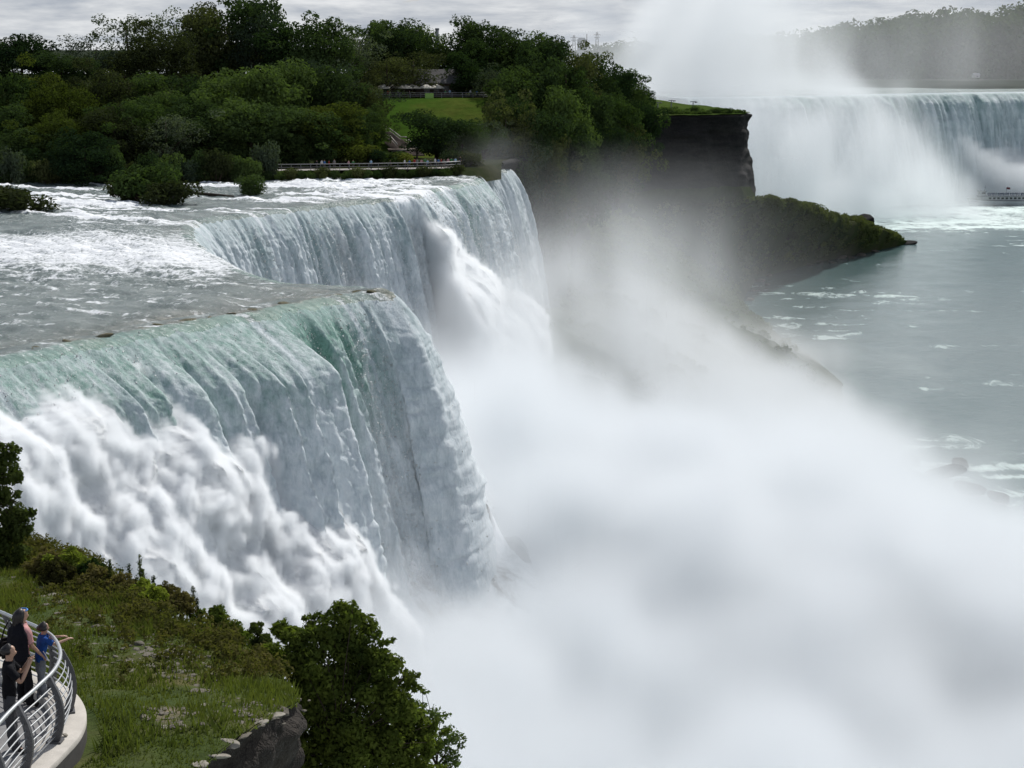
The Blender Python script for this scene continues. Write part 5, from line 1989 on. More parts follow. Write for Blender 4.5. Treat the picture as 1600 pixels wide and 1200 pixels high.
def detailed_bush(name, seed, blobs, n, leaf, tone, label, cat, loc, stems, extra=None, group=None):
    rng = np.random.default_rng(seed)
    cs = [b[:3] for b in blobs]
    rs = [b[3] for b in blobs]
    sub_c, sub_r = [], []
    for c, r in zip(cs, rs):
        for _ in range(9):
            d = rng.normal(size=3)
            d /= np.linalg.norm(d)
            sub_c.append(tuple(np.array(c) + d * r * (0.45 + 0.6 * rng.random()) * np.array([1, 1, 0.85])))
            sub_r.append(r * (0.22 + 0.22 * rng.random()))
    if len(cs) > 15:
        for _ in range(46):
            q = int(rng.integers(0, len(cs)))
            dd = rng.normal(size=3)
            dd[2] = abs(dd[2]) * 0.8
            dd /= np.linalg.norm(dd)
            for f_ in (1.05, 1.22, 1.36):
                sub_c.append(tuple(np.array(cs[q]) + dd * rs[q] * f_))
                sub_r.append(rs[q] * 0.13 / f_)
    V, F = leaf_cloud(rng, sub_c + cs, sub_r + [r_ * 0.8 for r_ in rs], n, leaf, 0.9, 0.2)
    t = empty(name, loc)
    mesh_obj('foliage' if 'tree' not in name else 'crown', V, F, tone, t, smooth_shade=False)
    paths = [(s, [0.07, 0.04, 0.02][:len(s)] if len(s) <= 3 else np.linspace(0.07, 0.015, len(s))) for s in stems]
    for c in sub_c[::6]:
        b = stems[0][-1]
        paths.append(([b, tuple((np.array(b) + np.array(c)) / 2 + rng.normal(size=3) * 0.05), c], [0.02, 0.012, 0.005]))
    TV, TF = tube_mesh(paths, 6)
    mesh_obj('trunk' if 'tree' in name else 'stem', TV, TF, M_BARK, t)
    tag(t, label, cat, group)
    return t


NEARLEAF = leaf_material('near_leaves', (0.028, 0.048, 0.012), (0.145, 0.180, 0.028), 0.35)
NEARDARK = leaf_material('near_dark_leaves', (0.018, 0.034, 0.010), (0.060, 0.080, 0.020), 0.25)


def px_blobs(lst, D, org):
    out = []
    for u, v, r, dd in lst:
        p = P(u, v, D=D + dd)
        out.append((p.x - org[0], p.y - org[1], p.z - org[2], r * D / 3000))
    return out


# big leafy tree rooted on the slope below the rim
org = P(520, 1260, D=36.5)
bl = px_blobs([(545, 960, 26, 0), (520, 985, 40, 0.3), (480, 1010, 44, 0), (560, 1010, 46, 0.3), (600, 1040, 36, 0), (430, 1030, 38, 0.5), (500, 1060, 60, 0), (560, 1080, 62, 0.2), (610, 1095, 40, -0.2), (640, 1060, 16, 0),
               (470, 1110, 48, -0.2), (540, 1150, 70, -0.3), (600, 1150, 56, 0), (640, 1120, 34, 0.2), (660, 1160, 36, 0), (500, 1190, 60, -0.4), (600, 1210, 60, -0.2), (440, 985, 20, 0.4), (455, 1165, 40, -0.3), (650, 1210, 40, 0), (560, 1240, 60, 0)], 37, org)
detailed_bush('tree', 41, bl, 62000, 0.050, NEARLEAF, 'large dense leafy tree at the rim of the bluff, in front of the mist', 'tree', tuple(org),
              [[(0, 0, -1.5), (0.0, 0, 0.3), (0.1, 0, 1.2)], [(0.0, 0, 0.0), (0.6, 0, 1.0), (1.2, 0, 1.3)]])
org2 = P(690, 1260, D=38.5)
bl = px_blobs([(650, 1105, 18, 0), (680, 1120, 22, 0), (700, 1150, 24, 0.1), (675, 1165, 24, 0), (705, 1185, 20, 0), (650, 1150, 20, 0.1), (690, 1205, 24, 0), (640, 1190, 22, 0), (665, 1080, 8, 0), (720, 1165, 8, 0)], 38.5, org2)
detailed_bush('shrub', 43, bl, 2400, 0.040, leaf_material('pale_leaves', (0.07, 0.10, 0.03), (0.14, 0.17, 0.055), 0.35), 'thin wispy pale green shrub reaching out right of the large leafy tree', 'shrub', tuple(org2), [[(0, 0, -0.5), (-0.1, 0, 0.4), (-0.1, 0, 0.9)]])
org3 = P(345, 1030, D=41.5)
bl = px_blobs([(340, 960, 18, 0), (325, 985, 26, 0), (360, 985, 26, 0.2), (300, 1000, 24, 0), (380, 1005, 26, 0), (345, 1015, 30, -0.2), (310, 965, 12, 0)], 41.5, org3)
detailed_bush('shrub', 45, bl, 6500, 0.050, NEARLEAF, 'rounded green shrub on the rim left of the large leafy tree', 'shrub', tuple(org3), [[(0, 0, -0.2), (0, 0, 0.3), (0, 0, 0.6)]])
org3 = P(405, 1040, D=39.5)
bl = px_blobs([(400, 982, 12, 0), (412, 1000, 16, 0), (420, 1020, 22, 0), (395, 1020, 22, 0)], 39.5, org3)
detailed_bush('shrub', 46, bl, 2200, 0.050, NEARDARK, 'small upright shrub between the rounded shrub and the large tree', 'shrub', tuple(org3), [[(0, 0, -0.2), (0, 0, 0.3), (0, 0, 0.5)]])
# dark juniper-like tree at the left edge
org4 = P(-30, 880, D=49)
bl = px_blobs([(15, 705, 18, 0), (0, 730, 30, 0), (22, 745, 16, 0), (-30, 700, 40, 0.3), (-10, 770, 32, 0), (20, 800, 24, 0), (10, 775, 18, 0), (38, 808, 14, 0), (0, 820, 34, 0), (30, 830, 22, -0.2), (-20, 850, 40, 0), (15, 860, 30, -0.2), (-60, 760, 50, 0), (50, 800, 7, 0)], 49, org4)
detailed_bush('tree', 47, bl, 14000, 0.060, NEARDARK, 'dark ragged evergreen tree standing on the rim above the people', 'tree', tuple(org4), [[(0, 0, -0.5), (0.1, 0, 1.0), (0.1, 0, 2.4)]])
rimp = [(75, 868, 30, 47, B_), (110, 880, 34, 46.5, M_), (140, 892, 26, 46, D_), (90, 905, 28, 45.5, B_), (150, 915, 26, 45, B_), (190, 938, 22, 44.5, B_), (225, 955, 20, 44, M_), (262, 975, 22, 43, B_), (285, 1010, 24, 41.5, B_), (240, 985, 22, 42.5, M_)]
RIM = {}
for i, (u, v, r, D, tone) in enumerate(rimp):
    p = P(u, v + r * 0.6, D=D)
    z = float(bluff_z(np.array(p.x), np.array(p.y)))
    if tone not in RIM:
        bb = [(math.cos(a) * 0.28, math.sin(a) * 0.28, 0.3 + 0.12 * math.sin(a * 2), 0.26) for a in (0, 1.3, 2.5, 3.8, 5.1)] + [(0, 0, 0.55, 0.26)]
        RIM[tone] = detailed_bush('bush', 60 + i, bb, 3200, 0.045, {B_: leaf_material('rim_brown', (0.045, 0.045, 0.015), (0.11, 0.10, 0.035), 0.3), M_: NEARLEAF, D_: NEARDARK}[tone], 'x', 'bush', (0, 0, 0), [[(0, 0, -0.1), (0, 0, 0.2), (0, 0, 0.4)]])
        t = RIM[tone]
    else:
        t = copy_tree(RIM[tone])
    s = r * D / 3000 * 2.3
    t.location = (p.x, p.y, z - 0.05)
    t.scale = (s, s, s * 0.95)
    t.rotation_euler = (0, 0, i * 1.7)
    tag(t, f'{tone} bush on the rim of the bluff, {ORD[i]} after the ragged evergreen', 'bush', 'bushes along the rim of the bluff')


# dry stalks along the rim
M_STALK = basic_mat('dry_stalk', (0.06, 0.05, 0.025), 0.9)
for i, (u, v, hp, D) in enumerate([(172, 905, 36, 45), (188, 912, 30, 45), (202, 915, 40, 45), (219, 912, 52, 44.8), (224, 922, 40, 44.8), (240, 925, 30, 44.5), (285, 955, 30, 43), (292, 960, 26, 43), (302, 955, 46, 43), (308, 960, 30, 43), (255, 940, 24, 44), (214, 925, 30, 44.6)]):
    p = P(u, v + 22, D=D)
    rng = np.random.default_rng(i)
    h = (hp + 20) * D / 3000
    paths = [([(0, 0, -0.1), (0.02, 0, h * 0.5), (0.03 * math.sin(i), 0, h)], [0.018, 0.013, 0.008])]
    for k in range(5):
        z = h * (0.5 + 0.09 * k)
        a = rng.random() * 6.28
        paths.append(([(0.02, 0, z), (0.02 + 0.10 * math.cos(a), 0.10 * math.sin(a), z + 0.08)], [0.008, 0.004]))
    v_, f_ = tube_mesh(paths, 5)
    e = empty('weed', (p.x, p.y, p.z))
    mesh_obj('stem', v_, f_, M_STALK, e)
    V, F = leaf_cloud(rng, [(0.02, 0, h * (0.55 + 0.1 * k)) for k in range(5)], [0.07 - 0.006 * k for k in range(5)], 260, 0.022, 1.2, 0.1)
    mesh_obj('seed_head', V, F, NEARDARK, e, smooth_shade=False)
    tag(e, f'tall thin dark weed on the rim against the white water, {ORD[i]} of the row', 'weed', 'tall weeds on the rim')

# flat stones in the grass
M_PALE = basic_mat('limestone', (0.26, 0.24, 0.20), 0.9, scale=4, bump=0.4)
M_PALED = basic_mat('weathered_limestone', (0.15, 0.135, 0.11), 0.9, scale=4, bump=0.4)
st = [(322, 1080, 0.50, 0.10), (314, 1102, 0.26, 0.08), (258, 1136, 0.24, 0.06), (215, 1006, 0.30, 0.2), (200, 998, 0.22, 0.1), (235, 1040, 0.28, 0.12), (45, 905, 0.5, 0.14), (62, 918, 0.4, 0.12), (80, 930, 0.35, 0.1), (25, 902, 0.3, 0.1), (98, 940, 0.3, 0.12), (270, 1020, 0.34, 0.2), (292, 1030, 0.3, 0.16), (250, 1022, 0.26, 0.16), (282, 1050, 0.34, 0.14),
      (440, 1108, 0.34, 0.14), (425, 1118, 0.42, 0.12), (405, 1130, 0.36, 0.1), (380, 1148, 0.42, 0.1), (360, 1160, 0.38, 0.12), (338, 1180, 0.40, 0.1), (150, 965, 0.3, 0.1), (310, 1192, 0.4, 0.12), (205, 1050, 0.22, 0.1)]
for i, (u, v, s, h) in enumerate(st):
    q = on_bluff(u, v)
    near = 'in the grass' if i < 3 else ('in the rubble below the shrubs' if i in (3, 4, 5, 11, 12, 13, 14, 22, 24) else ('in the rubble by the evergreen' if i < 11 else 'on the rim of the dark rock face'))
    place_rock((q.x, q.y, q.z - 0.02), (s * 1.2, s * 0.8, h * 1.3), f'{"pale" if i % 3 else "weathered"} flat stone {near}, {ORD[i]} on the bluff', 'stones on the bluff', i, 'stone', i * 0.8, M_PALE if i % 3 else M_PALED, 'stone')


def rubble():
    rng = np.random.default_rng(77)
    VV, FF, off = [], [], 0
    base = [np.array([v.co[:] for v in me.vertices]) for me in ROCKS]
    fcs = [[tuple(p.vertices) for p in me.polygons] for me in ROCKS]
    spots = [(235, 1020, 55, 26, 150), (295, 1045, 40, 22, 70), (70, 918, 45, 22, 110), (262, 1120, 55, 18, 60), (395, 1110, 60, 24, 60), (150, 985, 70, 30, 50), (140, 1130, 30, 40, 30)]
    for u0, v0_, su, sv, n in spots:
        for _ in range(n):
            q = on_bluff(u0 + rng.normal() * su * 0.6, v0_ + rng.normal() * sv * 0.6)
            if q.x < -6.7 and q.y < 33.5 and math.hypot(q.x + 9.95, q.y - 29.6) < 3.4:
                continue
            k = rng.integers(0, 6)
            s = 0.03 + 0.11 * rng.random() ** 2.5
            a = rng.random() * 6.28
            V = base[k] * np.array([s * (1 + rng.random()), s, s * 0.6]) * 1.4
            V = np.stack([V[:, 0] * math.cos(a) - V[:, 1] * math.sin(a), V[:, 0] * math.sin(a) + V[:, 1] * math.cos(a), V[:, 2]], 1)
            VV.append(V + np.array(q[:]))
            FF += [tuple(i + off for i in f) for f in fcs[k]]
            off += len(V)
    o = mesh_obj('rubble', np.concatenate(VV), FF, M_PALED, smooth_shade=False)
    tag(o, label='loose stone rubble scattered over the bluff', cat='rubble', kind='stuff')


rubble()


# ---------------------------------------------------------------- overlook platform with railing
RP = np.array([(-7.62, 20.0), (-7.60, 24.0), (-7.52, 27.0), (-7.38, 28.3), (-7.30, 29.2), (-7.40, 30.05), (-7.72, 30.9), (-8.15, 31.5), (-8.65, 32.0), (-9.6, 33.0), (-11.2, 34.6), (-14, 37.2)])
ZP = -10.9


def catmull(p, step):
    out = []
    for i in range(len(p) - 1):
        p0, p1, p2, p3 = p[max(i - 1, 0)], p[i], p[i + 1], p[min(i + 2, len(p) - 1)]
        n = max(2, int(np.linalg.norm(p2 - p1) / step))
        for k in range(n):
            t = k / n
            out.append(0.5 * ((2 * p1) + (-p0 + p2) * t + (2 * p0 - 5 * p1 + 4 * p2 - p3) * t * t + (-p0 + 3 * p1 - 3 * p2 + p3) * t ** 3))
    out.append(p[-1])
    return np.array(out)


RC = catmull(RP, 0.12)
RN = normals_of(RC, 3)


def platform():
    conc = basic_mat('pale_concrete', (0.50, 0.47, 0.42), 0.85, vary=0.12, scale=3, bump=0.2)
    pave = basic_mat('grey_paving', (0.24, 0.235, 0.23), 0.85, vary=0.15, scale=5, bump=0.2)
    e = empty('viewing_platform', (0, 0, 0))
    tag(e, 'rounded concrete viewing platform at the edge of the bluff', 'platform')
    n = len(RC)
    inner = RC - RN * 0.16
    outer = RC + RN * 0.42
    far = np.array([-30.0, 22.0])
    w = np.linspace(0, 1, 12)[:, None, None]
    V = inner[None] * (1 - w) + np.array([-14, 27])[None, None] * w
    mesh_obj('floor', np.concatenate([V, np.full(V.shape[:2] + (1,), ZP)], 2), grid_faces(12, n)[:, ::-1], pave, e)
    # kerb ring: inner step, top, bevel, outer side
    prof = [(-0.16, ZP - 0.02), (-0.16, ZP + 0.11), (-0.14, ZP + 0.13), (0.40, ZP + 0.13), (0.42, ZP + 0.11), (0.42, ZP + 0.03)]
    rows = [np.concatenate([RC + RN * o, np.full((n, 1), z)], 1) for o, z in prof]
    mesh_obj('kerb', np.array(rows), grid_faces(len(prof), n), conc, e, smooth_shade=False)
    base = [np.concatenate([RC + RN * o, np.full((n, 1), z)], 1) for o, z in ((0.417, ZP + 0.032), (0.40, ZP - 1.6))]
    mesh_obj('base_wall', np.array(base), grid_faces(2, n), basic_mat('slab_side_dark', (0.09, 0.085, 0.08), 0.9), e)  # outer side of the slab, coloured darker than the kerb top
    # joints in the kerb
    # railing
    r = empty('railing', (0, 0, 0))
    steel = basic_mat('brushed_steel', (0.55, 0.56, 0.56), 0.32, metal=0.75, vary=0.06)
    postm = basic_mat('grey_post', (0.10, 0.10, 0.105), 0.5, metal=0.3)
    tag(r, 'curved steel railing with many horizontal bars round the viewing platform', 'railing')
    bow = lambda h: 0.10 + 0.16 * math.sin(math.pi * min(h / 1.05, 1.0) * 0.9) - 0.10 * h
    def ring(h, rad):
        pts = np.concatenate([RC + RN * bow(h), np.full((n, 1), ZP + 0.13 + h)], 1)
        return (pts, rad)
    v, f = tube_mesh([ring(1.06, 0.032)], 10)
    mesh_obj('handrail', v, f, steel, r)
    for k in range(8):
        v, f = tube_mesh([ring(0.10 + k * 0.115, 0.0125)], 6)
        mesh_obj('bar', v, f, steel, r)
    s = np.concatenate([[0], np.cumsum(np.hypot(*(RC[1:] - RC[:-1]).T))])
    s28 = s[np.argmin(np.hypot(RC[:, 0] + 7.30, RC[:, 1] - 28.87))]
    k0 = s28 - 1.32 * 5
    for j in range(12):
        sj = k0 + 1.32 * j
        if sj < 0.3 or sj > s[-1] - 0.3:
            continue
        i = int(np.argmin(abs(s - sj)))
        nx, ny = RN[i]
        tx, ty = -ny, nx
        pv = []
        hs = np.linspace(0, 1.07, 12)
        for h in hs:
            d = 0.05 * (1 - h / 1.3) + 0.028
            o = bow(h) + 0.02
            for a, b in ((-0.035, -d), (0.035, -d), (0.035, d), (-0.035, d)):
                pv.append((RC[i, 0] + tx * a + nx * (o + b), RC[i, 1] + ty * a + ny * (o + b), ZP + 0.13 + h))
        pf = [tuple(int(q) for q in f_) for f_ in grid_faces(12, 4, wrap=True)] + [(3, 2, 1, 0), (44, 45, 46, 47)]
        p_ = mesh_obj('post', pv, pf, postm, r, smooth_shade=False)
        v, f = box(RC[i, 0] + nx * 0.12, RC[i, 1] + ny * 0.12, ZP + 0.145, 0.24, 0.20, 0.03, math.atan2(ny, nx))
        mesh_obj('base_plate', v, f, postm, p_, smooth_shade=False)
    for j in range(2):
        i = int(np.argmin(abs(s - (s28 + 0.2 + j * 1.25))))
        q = RC[i] + RN[i] * 0.2
        place_rock((q[0], q[1], ZP + 0.16), (0.11, 0.09, 0.07), ['tan pebble on the kerb beside the nearer post', 'tan pebble on the kerb beside the farther post'][j], 'pebbles on the kerb', j, 'pebble', 0, M_PALE, 'pebble')


platform()


# ---------------------------------------------------------------- visitors at the railing
def figure(h, arms, legs, head_dir=(0, 1), lean=0.0):
    """skeleton facing +y; arms = list of two (shoulder->elbow->wrist) offsets; returns mesh of skin with fingers"""
    k = h / 1.70
    J, E = [], []
    def j(p, r):
        J.append((tuple(c * k for c in p), r * k if not hasattr(r, '__len__') else (r[0] * k, r[1] * k)))
        return len(J) - 1
    pel = j((0, 0, 0.95), (0.135, 0.10))
    wa = j((0, lean * 0.3, 1.12), (0.115, 0.085))
    ch = j((0, lean * 0.7, 1.30), (0.145, 0.10))
    nk0 = j((0, lean, 1.43), (0.08, 0.06))
    nk = j((0, lean + 0.01, 1.50), 0.048)
    hd = j((head_dir[0] * 0.01, lean + 0.03, 1.58), (0.070, 0.078))
    hd2 = j((head_dir[0] * 0.01, lean + 0.02, 1.65), (0.072, 0.088))
    j_top = j((0, lean + 0.01, 1.70), (0.045, 0.055))
    nose = j((head_dir[0] * 0.06, lean + 0.125, 1.585), 0.016)
    E += [(pel, wa), (wa, ch), (ch, nk0), (nk0, nk), (nk, hd), (hd, hd2), (hd2, j_top), (hd, nose)]
    for sx, lg in zip((-1, 1), legs):
        a = j((sx * 0.09, 0, 0.86), 0.085)
        b = j((sx * 0.10 + lg[0][0], lg[0][1], 0.49), 0.058)
        c = j((sx * 0.10 + lg[1][0], lg[1][1], 0.09), 0.040)
        d = j((sx * 0.11 + lg[1][0], lg[1][1] + 0.15, 0.035), (0.038, 0.028))
        E += [(pel, a), (a, b), (b, c), (c, d)]
    for sx, (el, wr) in zip((-1, 1), arms):
        s = j((sx * 0.185, lean * 0.9, 1.39), 0.055)
        e_ = j((sx * 0.20 + el[0], el[1] + lean, 1.39 + el[2]), 0.040)
        w_ = j((sx * 0.20 + wr[0], wr[1] + lean, 1.39 + wr[2]), 0.027)
        dv = np.array([wr[i] - el[i] for i in range(3)])
        dv = dv / np.linalg.norm(dv)
        pw = np.array(J[w_][0]) / k
        pm = j(tuple(pw + dv * 0.06), (0.034, 0.018))
        E += [(ch, s), (s, e_), (e_, w_), (w_, pm)]
        side = np.cross(dv, (0, 0, 1.0))
        side = side / max(np.linalg.norm(side), 1e-6)
        for q, (off, ln) in enumerate(((-0.027, 0.062), (-0.009, 0.075), (0.009, 0.070), (0.026, 0.055))):
            f1 = j(tuple(pw + dv * (0.09) + side * off), 0.0095)
            f2 = j(tuple(pw + dv * (0.09 + ln * 0.55) + side * off * 1.1 + np.array([0, 0, -0.012])), 0.0085)
            f3 = j(tuple(pw + dv * (0.09 + ln * 0.9) + side * off * 1.1 + np.array([0, 0, -0.035])), 0.0075)
            E += [(pm, f1), (f1, f2), (f2, f3)]
        t1 = j(tuple(pw + dv * 0.05 - side * sx * 0.045), 0.0105)
        t2 = j(tuple(pw + dv * 0.085 - side * sx * 0.060), 0.0085)
        E += [(w_, t1), (t1, t2)]
    return J, E, k


def shell(me, cond, grow, mat, name, parent):
    """clothing: the part of a body surface picked by cond, pushed outward"""
    bm = bmesh.new()
    bm.from_mesh(me)
    bm.normal_update()
    dead = [f for f in bm.faces if not cond(f.calc_center_median())]
    bmesh.ops.delete(bm, geom=dead, context='FACES')
    bm.verts.ensure_lookup_table()
    seen, isl_ = set(), []
    for v0_ in bm.verts:
        if v0_ in seen:
            continue
        st_, grp_ = [v0_], []
        seen.add(v0_)
        while st_:
            q = st_.pop()
            grp_.append(q)
            for e_ in q.link_edges:
                w_ = e_.other_vert(q)
                if w_ not in seen:
                    seen.add(w_)
                    st_.append(w_)
        isl_.append(grp_)
    big_ = max(len(g_) for g_ in isl_)
    bmesh.ops.delete(bm, geom=[q for g_ in isl_ if len(g_) < big_ * 0.3 for q in g_], context='VERTS')
    for v in bm.verts:
        g = grow(v.co) if callable(grow) else grow
        w = 0.006 * math.sin(v.co.z * 40 + v.co.x * 25) + 0.004 * math.sin(v.co.z * 23 - v.co.y * 31)
        v.co = v.co + v.normal * (g + w)
    m2 = bpy.data.meshes.new(name)
    bm.to_mesh(m2)
    bm.free()
    for p in m2.polygons:
        p.use_smooth = True
    m2.materials.clear()
    m2.materials.append(mat)
    o = bpy.data.objects.new(name, m2)
    COL.objects.link(o)
    o.parent = parent
    s = o.modifiers.new('solid', 'SOLIDIFY')
    s.thickness = 0.012
    return o


def hair_mesh(parent, top, length, mat, width=0.10, back=-0.06, name='hair'):
    """cap of hair with a fall down the back; top = crown height"""
    V, F = [], []
    nz, na = 16, 18
    for i in range(nz):
        t = i / (nz - 1)
        z = top - t * length
        if t * length < 0.13:
            q = (t * length) / 0.13
            r = width * math.sin(math.pi / 2 * min(1, q * 1.0 + 0.08))
        else:
            r = width * (1.0 - 0.25 * (t * length - 0.13) / max(length - 0.13, 0.01))
        for k in range(na):
            a = math.pi * (1.0 + 1.3 * (k / (na - 1) - 0.5)) if t * length > 0.075 else 2 * math.pi * k / (na - 1)
            x = r * math.sin(a) * 0.92
            y = r * math.cos(a) * 1.05 + back * 0.4 + (back * 0.6 * min(1, t * 2))
            wob = 1 + 0.07 * math.sin(k * 2.3 + i * 0.7)
            V.append((x * wob, y * wob + 0.03, z))
    F = [tuple(int(q) for q in f) for f in grid_faces(nz, na)]
    o = mesh_obj(name, V, F, mat, parent)
    s = o.modifiers.new('solid', 'SOLIDIFY')
    s.thickness = 0.02
    return o


HAIR = basic_mat('dark_hair', (0.012, 0.009, 0.008), 0.45, vary=0.3, scale=30)


def visitor(h, loc, rz, arms, legs, label, shirt, trousers, lean, hair_len, sleeve, shoe=(0.03, 0.03, 0.03), shirt_low=0.93):
    J, E, k = figure(h, arms, legs, lean=lean)
    me = skin_mesh(J, E, 2)
    me.name = 'body'
    me.materials.clear()
    me.materials.append(M_SKIN)
    root = empty('person', loc, rz)
    b = bpy.data.objects.new('body', me)
    COL.objects.link(b)
    b.parent = root
    def arm(c):
        sh = Vector(((0.185 if c.x > 0 else -0.185) * k, lean * 0.9 * k, 1.39 * k))
        return abs(c.x) > 0.165 * k and (Vector(c) - sh).length < (sleeve + 0.04) * k
    shell(me, lambda c: (shirt_low * k < c.z < 1.47 * k and abs(c.x) < 0.175 * k and c.y < (lean + 0.135) * k) or arm(c), 0.020 * k, cloth(shirt), 'shirt', root)
    shell(me, lambda c: 0.07 * k < c.z <= (shirt_low + 0.05) * k and abs(c.x) < 0.175 * k and c.y < 0.12 * k, lambda c: (0.016 + 0.012 * (c.z < 0.4 * k)) * k, cloth(trousers), 'trousers', root)
    shell(me, lambda c: c.z <= 0.085 * k and c.x > 0, 0.010, cloth(shoe), 'shoe', root)
    shell(me, lambda c: c.z <= 0.085 * k and c.x < 0, 0.010, cloth(shoe), 'shoe', root)
    tag(root, label, 'person')
    return root, k


def put_on(root, dz=0.0):
    pass


def visitors():
    # woman: looks over the rail toward the falls
    rz = -math.radians(52)
    w, k = visitor(1.68, (-8.20, 30.85, ZP), rz, [((-0.02, 0.03, -0.27), (0.02, 0.20, -0.42)), ((0.04, 0.05, -0.27), (0.0, 0.22, -0.46))],
                   [((0.0, 0.02), (0.0, 0.0)), ((0.02, 0.05), (0.03, 0.05))], 'woman in pink top and black trousers with long dark hair and shawl at the railing', (0.52, 0.27, 0.26), (0.012, 0.012, 0.014), 0.03, 0.5, 0.20)
    hair_mesh(w, 1.735 * k, 0.50, HAIR, 0.105)
    # shawl over the shoulders and back
    V = []
    for i in range(18):
        t = i / 17
        z = (1.50 - 0.62 * t) * k
        r = (0.11 + 0.13 * min(t * 3.5, 1) + 0.05 * t)
        for q in range(20):
            a = math.pi * (1 + 1.05 * (q / 19 - 0.5))
            V.append((r * math.sin(a) * 1.05 * (1 + 0.05 * math.sin(q * 1.9)), (r * 0.72 * math.cos(a) - 0.015) * (1 + 0.06 * math.sin(q * 2.1 + i)), z))
    o = mesh_obj('shawl', V, [tuple(int(x) for x in f) for f in grid_faces(18, 20)], cloth((0.012, 0.012, 0.016)), w)
    s = o.modifiers.new('solid', 'SOLIDIFY')
    s.thickness = 0.015
    V, F = tube_mesh([([(0.085 * math.cos(a) * 1.05, 0.085 * math.sin(a) + 0.045, 1.695 * k) for a in np.linspace(0.15, math.pi - 0.15, 9)], 0.012)], 6)
    mesh_obj('headband', V, F, cloth((0.10, 0.25, 0.60)), w)
    # phone in her lower hand
    M = Matrix.Translation(w.location) @ Matrix.Rotation(rz, 4, 'Z')
    hp = M @ Vector(((0.20) * k, (0.22 + 0.03 + 0.09) * k, (1.39 - 0.50) * k))
    v, f = box(0, 0, 0, 0.075, 0.012, 0.15)
    ph = mesh_obj('phone', v, f, basic_mat('white_phone', (0.7, 0.7, 0.72), 0.3), smooth_shade=False)
    ph.location = hp
    ph.rotation_euler = (0.5, 0.3, rz)
    tag(ph, 'white phone held low in the hand of the woman in pink', 'phone')
    # child leaning on the rail
    rz = -math.radians(62)
    c, k = visitor(1.38, (-7.95, 31.05, ZP + 0.0), rz, [((-0.05, 0.16, -0.10), (0.06, 0.38, -0.07)), ((0.05, 0.16, -0.10), (0.0, 0.42, -0.05))],
                   [((0.0, 0.03), (0.0, -0.02)), ((0.0, 0.0), (0.0, 0.05))], 'child in a blue T-shirt and grey trousers leaning both arms on the railing', (0.02, 0.07, 0.26), (0.17, 0.18, 0.20), 0.10, 0.14, 0.13)
    hm = hair_mesh(c, 1.735 * k, 0.15, HAIR, 0.098, -0.03)
    hm.location = (0, 0.07, 0)
    # person in black at the left, hand raised to the face
    rz = -math.radians(75)
    b, k = visitor(1.74, (-7.86, 28.72, ZP), rz, [((-0.04, 0.18, -0.20), (0.10, 0.30, 0.02)), ((0.05, 0.16, -0.22), (-0.06, 0.30, 0.04))],
                   [((0.0, 0.04), (0.0, 0.0)), ((0.0, 0.0), (0.0, 0.06))], 'person in a black T-shirt raising both hands to the face at the railing', (0.010, 0.010, 0.012), (0.06, 0.06, 0.065), 0.02, 0.2, 0.16)
    hair_mesh(b, 1.735 * k, 0.17, HAIR, 0.100, -0.03)
    v, f = box(0, 0, 0, 0.10, 0.05, 0.065)
    cam_ = mesh_obj('camera_body', v, f, basic_mat('black_plastic', (0.02, 0.02, 0.02), 0.4), smooth_shade=False)
    M = Matrix.Translation(b.location) @ Matrix.Rotation(rz, 4, 'Z')
    cam_.location = M @ Vector((0.02, 0.36 * k, 1.50 * k))
    cam_.rotation_euler = (0, 0, rz)
    tag(cam_, 'small black camera held up by the person in black', 'camera')
    # dark bag at her hip
    M = Matrix.Translation(w.location) @ Matrix.Rotation(w.rotation_euler.z, 4, 'Z')
    bm = bmesh.new()
    bmesh.ops.create_cube(bm, size=1.0)
    bmesh.ops.scale(bm, vec=(0.16, 0.34, 0.36), verts=bm.verts)
    bmesh.ops.bevel(bm, geom=list(bm.edges), offset=0.05, segments=3, affect='EDGES')
    me = bpy.data.meshes.new('bag')
    bm.to_mesh(me)
    bm.free()
    me.materials.append(cloth((0.018, 0.016, 0.016)))
    e = empty('bag', M @ Vector((-0.30, -0.10, 0.98)), w.rotation_euler.z)
    o = bpy.data.objects.new('pouch', me)
    COL.objects.link(o)
    o.parent = e
    v, f = tube_mesh([([(0, -0.12, 0.15), (0.06, -0.08, 0.35), (0.12, -0.02, 0.50), (0.08, 0.06, 0.36), (0, 0.12, 0.15)], 0.014)], 6)
    mesh_obj('strap', v, f, cloth((0.018, 0.016, 0.016)), e)
    tag(e, 'dark shoulder bag hanging behind the woman in pink', 'bag')


visitors()
